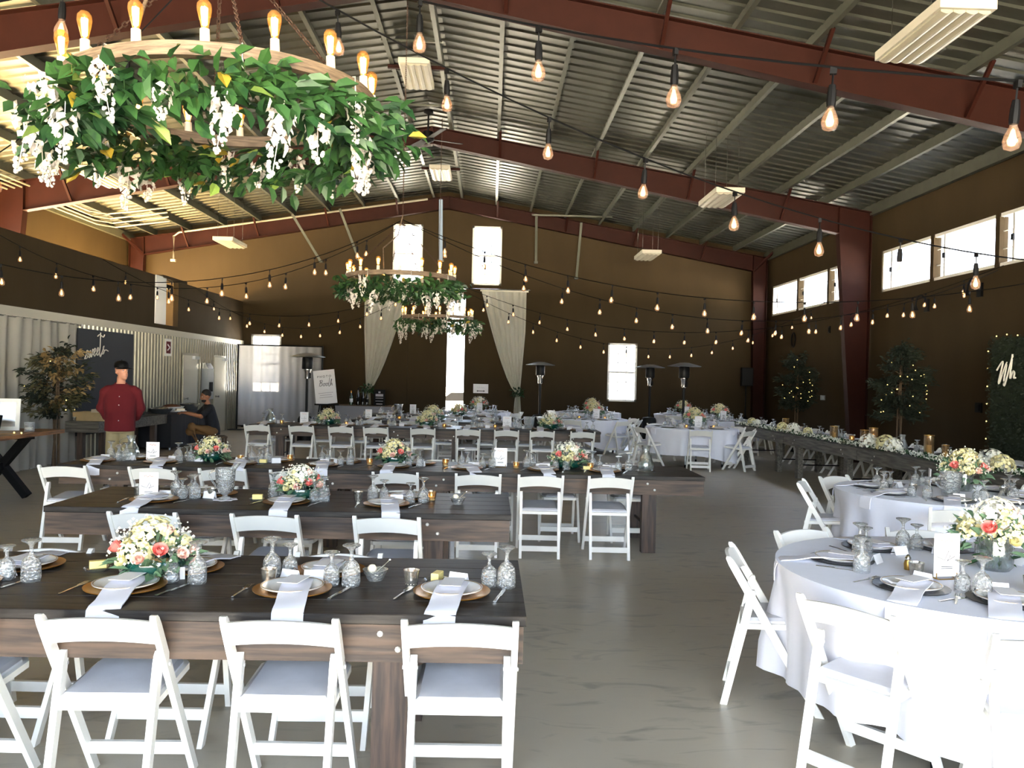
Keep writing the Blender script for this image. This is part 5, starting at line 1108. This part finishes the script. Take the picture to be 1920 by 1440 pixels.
for i, (x, h) in enumerate(((-3.86, 0.5), (-3.72, 0.46), (-3.6, 0.42))): bottle(x, 24.25, 0.80, 'bottle_dark', h, '%s dark bottle from the left on the bar' % ORD[i], 'black')
t = thing('bar_menu', 'black bar menu board with white print before the curtain', 'sign', (-3.22, 24.1, 0.80)); MB().box((-0.16, -0.01, 0.0), (0.16, 0.02, 0.47)).build('board', 'black', t, smooth=0); q = MB()
for i, (w, h) in enumerate(((0.03, 0.05), (0.11, 0.07), (0.11, 0.015), (0.11, 0.012), (0.09, 0.02))): q.box((-w, -0.013, 0.39 - 0.085 * i - h / 2), (w, -0.011, 0.39 - 0.085 * i + h / 2))
q.build('print', 'print', t, smooth=0); MB().box((-0.1, 0.02, 0), (0.1, 0.1, 0.02)).build('foot', 'black', t, smooth=0)
t = thing('speaker', 'black loudspeaker on a tripod in the far right corner', 'speaker', (7.62, 24.5, 0)); MB().prism([(-0.17, -0.14), (0.17, -0.14), (0.12, 0.16), (-0.12, 0.16)], 0.55, 'z', 1.62).build('cabinet', 'black', t, smooth=0)
MB().box((-0.15, -0.155, 1.65), (0.15, -0.14, 2.14)).build('grille', 'black_metal', t, smooth=0); MB().tube([(0, 0, 0.3), (0, 0, 1.62)], 0.02, 8).build('pole', 'black', t)
for k in range(3): MB().tube([(0, 0, 0.75), (0.45 * cos(k * 2.09), 0.45 * sin(k * 2.09), 0.01)], 0.014, 6).build('tripod_leg', 'black', t)
# ------------------------------------------------------------------ trees and greenery wall
def tree(x, y, z0, z1, R, mats, label, trunk_top, nl, seed, lights=0, ll=0.10, pot=False):
    rr = random.Random(seed); t = thing('artificial_tree', label, 'tree', (x, y, 0))
    for k in range(3): MB().tube([(0.05 * cos(k * 2.1), 0.05 * sin(k * 2.1), 0.05), (0.04 * cos(k * 2.1 + 1), 0.04 * sin(k * 2.1 + 1), z0), (0.02 * cos(k), 0.02 * sin(k), z1 - 0.3)], [0.02, 0.016, 0.006], 6).build('trunk', 'bark', t)
    if pot: MB().lathe([(0.0, 0.0), (0.15, 0.0), (0.2, 0.3), (0.18, 0.3), (0.16, 0.25), (0.0, 0.25)][::-1], 16).build('pot', 'black', t)
    else: MB().lathe([(0.0, 0.0), (0.14, 0.0), (0.16, 0.12), (0.0, 0.14)], 16).build('pot', 'black', t)
    qs = [MB() for _ in mats]; br = MB(); H = z1 - z0
    for b in range(60):
        u = rr.random(); zc = z0 + H * u; prof = (sin(pi * min(1, 0.18 + 0.82 * u)) ** 0.6) * (1.0 if u < 0.7 else 1.0); L = R * prof * rr.uniform(0.6, 1.05); a = rr.uniform(0, 6.28)
        tip = Vector((L * cos(a), L * sin(a), zc + rr.uniform(-0.05, 0.12))); base = Vector((0, 0, zc - 0.05)); br.tube([base, tip], [0.006, 0.002], 4)
        qm = qs[int(rr.random() ** 1.6 * len(qs))]
        f = lambda r: (base.lerp(tip, r.uniform(0.3, 1.0)) + Vector((r.gauss(0, .045), r.gauss(0, .045), r.gauss(0, .04))), Vector((cos(a), sin(a), r.uniform(-0.5, 0.3))))
        scatter_leaves(qm, nl // 60, f, ll, ll * 0.42, rr)
    br.build('branches', 'bark', t)['kind'] = 'stuff'
    for qm, m in zip(qs, mats): qm.build('foliage', m, t, smooth=0)['kind'] = 'stuff'
    if lights:
        q = MB()
        for i in range(lights):
            u = rr.random(); a = rr.uniform(pi, 2 * pi); r = R * 0.75 * sin(pi * min(1, 0.2 + 0.8 * u)) ** 0.6; q.ball((r * cos(a), r * sin(a), z0 + 0.05 + (H - 0.15) * u), 0.010, 6, 4)
        q.build('fairy_lamps', 'fairy', t)['kind'] = 'stuff'
tree(7.75, 20.7, 1.15, 2.5, 0.52, ['dark_leaf'], 'dark artificial tree with tiny lights, left of mid column', 0, 2800, 31, 34)
tree(7.6, 15.15, 1.15, 2.4, 0.62, ['dark_leaf'], 'dark artificial tree with tiny lights, right of mid column', 0, 3200, 32, 36)
tree(-6.80, 13.15, 0.95, 2.05, 0.60, ['dark_leaf', 'brown_leaf', 'dry_leaf', 'brown_leaf'], 'olive and tan artificial tree before the left drape', 0, 2000, 33, 6, 0.10)
t = thing('greenery_wall', 'boxwood greenery backdrop with white script at right edge', 'backdrop', (7.98, 0, 0))
pl = [(8.6, 0.05), (13.0, 0.05), (13.0, 2.35), (12.93, 2.45), (12.8, 2.5), (8.6, 2.5)]
MB().prism(pl, 0.08, 'x', 0.0).build('panel', 'hedge', t, smooth=0); q = MB()
scatter_leaves(q, 5200, lambda r: (Vector((-0.005 - 0.03 * r.random(), r.uniform(8.6, 13.03), r.uniform(0.05, 2.52))), Vector((-1, r.uniform(-.8, .8), r.uniform(-.8, .8)))), 0.05, 0.03, random.Random(9)); q.build('boxwood_leaves', 'dark_leaf', t, smooth=0)['kind'] = 'stuff'
M = Matrix.Translation((-0.07, 12.72, 1.78)) @ Matrix.Rotation(radians(-90), 4, 'Z') @ Matrix.Rotation(radians(90), 4, 'X') @ Matrix.Rotation(radians(4), 4, 'Z')
write(['W', 'h2'], 0.33, 0.014, t, M, 'letter'); q = MB()
for i in range(16): q.ball((-0.05, 12.8 - 0.26 * i, 2.53 + 0.015 * sin(i * 2)), 0.012, 6, 4)
for i in range(8): q.ball((-0.03, 13.04, 2.3 - 0.28 * i), 0.012, 6, 4)
q.build('fairy_lamps', 'fairy', t)['kind'] = 'stuff'

# ------------------------------------------------------------------ people
def limb(mb, pts, rad, n=12):
    mb.tube(pts, rad, n)
    for p, r in zip(pts, rad): mb.ball(p, r, n, 8)
    return mb
def remesh(o, vox, it=6):
    m = o.modifiers.new('skin', 'REMESH'); m.mode = 'VOXEL'; m.voxel_size = vox; m.use_smooth_shade = True
    s_ = o.modifiers.new('smooth', 'SMOOTH'); s_.factor = 0.5; s_.iterations = it
    return o
def torso(mb, secs, n=16):
    """secs: (x, y, z, half width, half depth) rings joined into one closed volume"""
    vs = []; fs = []; k = len(secs)
    for x, y, z, a, b in secs: vs += [(x + a * cos(2 * pi * j / n), y + b * sin(2 * pi * j / n), z) for j in range(n)]
    for i in range(k - 1):
        for j in range(n): fs.append((i * n + j, i * n + (j + 1) % n, (i + 1) * n + (j + 1) % n, (i + 1) * n + j))
    fs += [tuple(range(n))[::-1], tuple(range((k - 1) * n, k * n))]
    return mb.add(vs, fs)
def head(mb, c, yaw, pitch=0.0):
    """head volume with nose, chin, ears; looks along local -y turned by yaw"""
    M = Matrix.Translation(c) @ Matrix.Rotation(yaw, 4, 'Z') @ Matrix.Rotation(pitch, 4, 'X'); q = MB()
    q.ball((0, 0.01, 0.03), 0.1, 16, 12, (0.80, 1.0, 1.05)); q.ball((0, -0.025, -0.05), 0.075, 14, 10, (0.85, 0.95, 1.05)); q.ball((0, -0.07, -0.095), 0.03, 10, 8)
    q.ball((0, -0.105, -0.015), 0.018, 8, 6, (0.8, 1.1, 1.3)); q.ball((0, -0.095, 0.01), 0.012, 8, 6, (0.8, 1, 2)); q.ball((0, -0.092, 0.035), 0.03, 8, 6, (1.9, 0.4, 0.35)); q.ball((0, -0.092, -0.055), 0.02, 8, 6, (1.3, 0.5, 0.4))
    for s_ in (-1, 1): q.ball((s_ * 0.082, 0.015, -0.01), 0.026, 8, 6, (0.35, 0.8, 1.25))
    mb.add([M @ Vector(v) for v in q.v], q.f); return M
def face_bits(M, parent):
    for s_ in (-1, 1):
        e = MB().ball((0, 0, 0), 0.009, 8, 6).build('eye', 'paper', parent); e.matrix_local = M @ Matrix.Translation((s_ * 0.033, -0.078, 0.008))
        i = MB().ball((0, 0, 0), 0.006, 8, 6).build('iris', 'hair', e); i.location = (0, -0.0055, 0)
        b = MB().ball((0, 0, 0), 0.02, 8, 5, (1.1, 0.3, 0.25)).build('eyebrow', 'hair', parent); b.matrix_local = M @ Matrix.Translation((s_ * 0.034, -0.092, 0.036))
def hand(mb, wrist, d, up, curl=0.5, sc=1.0, side=1):
    """palm and five separate bent fingers; d points along the hand, up is the back of the hand"""
    d = Vector(d).normalized(); up = Vector(up); up = (up - d * up.dot(d)).normalized(); s_ = d.cross(up) * side; w = Vector(wrist)
    for k in range(4): limb(mb, [w + s_ * (0.012 * (k - 1.5)), w + d * 0.085 * sc + s_ * (0.019 * (k - 1.5))], [0.017, 0.014], 8)
    for k, l in enumerate((0.068, 0.078, 0.072, 0.055)):
        b = w + d * 0.09 * sc + s_ * (0.02 * (k - 1.5)); m = b + d * l * 0.5 - up * (0.25 * curl * l); e = m + d * l * 0.5 * (1 - 0.6 * curl) - up * (0.75 * curl * l)
        limb(mb, [b, m, e], [0.0095, 0.009, 0.0075], 8)
    b = w + d * 0.03 - s_ * 0.03; limb(mb, [b, b + d * 0.04 - s_ * 0.022, b + d * 0.075 - s_ * 0.02 - up * 0.015], [0.013, 0.011, 0.009], 8)
# --- standing man in a red shirt, hands behind his back, looking towards the hall's right
pm = thing('person', 'man in red shirt, khaki trousers and black cap standing by sweets table', 'person', (-5.30, 12.0, 0)); pm.rotation_euler = (0, 0, radians(17))
def legs(mb, inf):
    for s_ in (-1, 1): limb(mb, [(s_ * 0.083, 0.01, 0.88), (s_ * 0.105, 0.0, 0.50), (s_ * 0.12, 0.03, 0.09)], [0.092 + inf, 0.068 + inf, 0.045 + inf * 2], 14)
def arms(mb, inf):
    for s_ in (-1, 1): limb(mb, [(s_ * 0.16, 0.0, 1.385), (s_ * 0.205, 0.01, 1.35), (s_ * 0.262, 0.05, 1.13), (s_ * 0.20, 0.14, 1.00), (s_ * 0.08, 0.19, 0.93)], [0.062 + inf, 0.064 + inf, 0.054 + inf, 0.046 + inf, 0.036 + inf * (0.4)], 12)
TS = [(0, 0.0, 0.84, 0.165, 0.12), (0, -0.01, 0.95, 0.19, 0.15), (0, -0.03, 1.08, 0.195, 0.165), (0, -0.015, 1.22, 0.205, 0.145), (0, 0.0, 1.34, 0.21, 0.12), (0, 0.01, 1.43, 0.145, 0.09), (0, 0.015, 1.49, 0.07, 0.065)]
b = MB(); torso(b, TS); legs(b, 0); arms(b, 0); limb(b, [(0, 0.015, 1.44), (0, 0.0, 1.56)], [0.062, 0.058], 12)
hM = head(b, (0.01, -0.01, 1.66), radians(42), radians(0))
hand(b, (0.08, 0.195, 0.93), (-0.8, 0.1, -0.45), (0.1, 1, 0), 0.5); hand(b, (-0.08, 0.215, 0.92), (0.8, 0.1, -0.45), (0, 1, 0), 0.5, side=-1)
for s_ in (-1, 1): limb(b, [(s_ * 0.125, 0.04, 0.05), (s_ * 0.14, -0.10, 0.04)], [0.045, 0.04], 10)
body = remesh(b.build('body', 'skin', pm), 0.008, 4)
sh = MB(); torso(sh, [(x, y, z, a + 0.014, d + 0.016) for x, y, z, a, d in [(0, -0.012, 0.80, 0.195, 0.155)] + TS[1:6]] + [(0, 0.01, 1.478, 0.10, 0.085)]); arms(sh, 0.016)
remesh(sh.build('shirt', 'red_shirt', pm), 0.011, 14)
cl = MB().tube([(0.075 * cos(a), 0.01 + 0.07 * sin(a), 1.485 - 0.035 * (sin(a) < -0.5)) for a in [k * pi / 8 for k in range(16)]], 0.014, 6, closed=True); cl.build('collar', 'red_shirt', pm)
q = MB()
for z in (1.30, 1.18, 1.06, 0.96): q.ball((0, -0.19 + (0.03 if z > 1.2 else 0.0), z), 0.007, 6, 4)
q.build('buttons', 'paper', pm)
tr = MB(); torso(tr, [(0, 0, 0.78, 0.18, 0.125), (0, 0, 0.86, 0.178, 0.13), (0, -0.005, 0.94, 0.18, 0.14)]); legs(tr, 0.016); remesh(tr.build('trousers', 'khaki', pm), 0.012, 4)
for s_ in (-1, 1):
    f = MB(); limb(f, [(s_ * 0.125, 0.06, 0.045), (s_ * 0.135, -0.05, 0.045), (s_ * 0.145, -0.15, 0.04)], [0.044, 0.05, 0.042], 10); f.box((s_ * 0.135 - 0.045, -0.18, 0.0), (s_ * 0.135 + 0.045, 0.1, 0.03)); remesh(f.build('shoe', 'shoe', pm), 0.01, 2)
cap = MB(); prof = [(0.0905, 0.045), (0.094, 0.07), (0.085, 0.115), (0.055, 0.145), (0.0, 0.155)]; cap.lathe(prof, 18, sq=1.2); cap.ball((0, 0, 0.157), 0.008, 6, 4)
o = cap.build('cap', 'black', pm); o.matrix_local = hM @ Matrix.Translation((0, 0.01, 0.0))
vs = []; n = 12
for r in (0.09, 0.175):
    for k in range(n + 1): a = pi + pi * (0.12 + 0.76 * k / n); vs.append((r * 0.85 * cos(a), r * sin(a) * (1.05 if r < 0.1 else 1.0), 0.056 - (0.016 if r > 0.1 else 0) - 0.008 * abs(cos(a))))
o = MB().add(vs + [(x, y, z - 0.006) for x, y, z in vs], [(k, k + 1, n + 2 + k, n + 1 + k) for k in range(n)] + [(2 * n + 2 + k, 3 * n + 3 + k, 3 * n + 4 + k, 2 * n + 3 + k) for k in range(n)] + [(n + 1 + k, n + 2 + k, 3 * n + 4 + k, 3 * n + 3 + k) for k in range(n)]).build('cap_brim', 'black', pm); o.matrix_local = hM @ Matrix.Translation((0, 0.01, 0.0))
face_bits(hM, pm)
# --- crouching man in dark shirt working at the buffet
pc = thing('person', 'crouching dark-haired man in black shirt and tan trousers beside the buffet', 'person', (-6.0, 17.7, 0)); pc.rotation_euler = (0, 0, radians(-62))
def legs2(mb, inf):
    for s_ in (-1, 1): limb(mb, [(s_ * 0.10, 0.10, 0.42), (s_ * 0.14, -0.32, 0.52 if s_ > 0 else 0.40), (s_ * 0.14, -0.16 if s_ > 0 else -0.1, 0.08)], [0.105 + inf, 0.072 + inf, 0.048 + inf], 12)
def arms2(mb, inf, full=True):
    for s_ in (-1, 1):
        p = [(s_ * 0.19, 0.02, 0.92), (s_ * 0.25, -0.16, 0.74), (s_ * 0.17, -0.42, 0.80)]; r = [0.06 + inf, 0.05 + inf, 0.034]
        limb(mb, p if full else [p[0], tuple(Vector(p[0]).lerp(Vector(p[1]), 0.75))], r if full else r[:2], 12)
TS2 = [(0, 0.12, 0.34, 0.17, 0.14), (0, 0.12, 0.46, 0.175, 0.14), (0, 0.10, 0.62, 0.175, 0.125), (0, 0.05, 0.80, 0.19, 0.12), (0, 0.03, 0.92, 0.19, 0.10), (0, 0.02, 0.98, 0.10, 0.08)]
b = MB(); torso(b, TS2); legs2(b, 0); arms2(b, 0); limb(b, [(0, 0.02, 0.96), (0, -0.02, 1.06)], [0.058, 0.055], 12); hM2 = head(b, (0, -0.035, 1.15), radians(8), radians(12))
hand(b, (0.17, -0.42, 0.80), (-0.3, -0.9, 0.1), (0, 0, 1), 0.6); hand(b, (-0.17, -0.42, 0.80), (0.3, -0.9, 0.1), (0, 0, 1), 0.6, side=-1)
remesh(b.build('body', 'skin_tan', pc), 0.008, 4)
sh = MB(); torso(sh, [(x, y, z, a + 0.014, d + 0.015) for x, y, z, a, d in TS2]); arms2(sh, 0.018, False); remesh(sh.build('shirt', 'navy_shirt', pc), 0.011, 4)
tr = MB(); torso(tr, [(0, 0.1, 0.30, 0.16, 0.13), (0, 0.12, 0.42, 0.185, 0.15)]); legs2(tr, 0.016); remesh(tr.build('trousers', 'tan_trousers', pc), 0.012, 4)
for s_ in (-1, 1):
    f = MB(); y = -0.16 if s_ > 0 else -0.1; limb(f, [(s_ * 0.14, y + 0.06, 0.045), (s_ * 0.14, y - 0.16, 0.04)], [0.045, 0.042], 10); f.box((s_ * 0.14 - 0.045, y - 0.19, 0.0), (s_ * 0.14 + 0.045, y + 0.1, 0.03)); remesh(f.build('shoe', 'shoe', pc), 0.01, 2)
hr = MB(); hr.ball((0, 0.025, 0.055), 0.1, 14, 10, (0.88, 1.02, 1.0)); o = hr.build('hair', 'hair', pc); o.matrix_local = hM2
br = MB(); br.ball((0, -0.04, -0.075), 0.066, 12, 8, (0.95, 1.0, 0.75)); o = br.build('beard', 'hair', pc); o.matrix_local = hM2
face_bits(hM2, pc)
t = thing('stool', 'low step stool under the crouching man', 'stool', (-5.9, 17.75, 0), radians(-62)); MB().box((-0.2, 0.0, 0.28), (0.2, 0.28, 0.31)).build('seat', 'bark', t, smooth=0)
for x in (-0.17, 0.17):
    for y in (0.03, 0.25): MB().box((x - 0.02, y - 0.02, 0), (x + 0.02, y + 0.02, 0.28)).build('leg', 'bark', t, smooth=0)
t = thing('held_tray', 'small white tray in the crouching man\'s hands', 'tray', (-6.47, 17.43, 0.845), radians(-62)); MB().box((-0.16, -0.11, 0.0), (0.16, 0.11, 0.012)).build('base', 'china', t, smooth=0); MB().box((-0.12, -0.08, 0.012), (0.12, 0.08, 0.05)).build('food', 'wax', t, smooth=0)
# --- car parked outside the door gap
t = thing('car', 'pale car parked outside, seen through the door gap', 'car', (-1.0, 34.0, -0.3))
sec = [(-2.1, 0.35), (-2.15, 0.75), (-1.9, 0.95), (-1.1, 1.02), (-0.6, 1.42), (0.7, 1.45), (1.4, 1.05), (2.0, 0.95), (2.1, 0.7), (2.05, 0.35)]
MB().prism(sec, 1.7, 'y', -0.85).build('body', 'car', t, smooth=0); MB().prism([(-1.0, 1.02), (-0.58, 1.36), (0.65, 1.38), (1.25, 1.04)], 1.72, 'y', -0.86).build('window_glass', 'black', t, smooth=0)
for x in (-1.35, 1.35):
    for y in (-0.8, 0.8): MB().lathe([(0.0, -0.1), (0.3, -0.1), (0.33, -0.06), (0.33, 0.06), (0.3, 0.1), (0.0, 0.1)], 18, axis='y').build('wheel', 'black', t, loc=(x, y, 0.33))
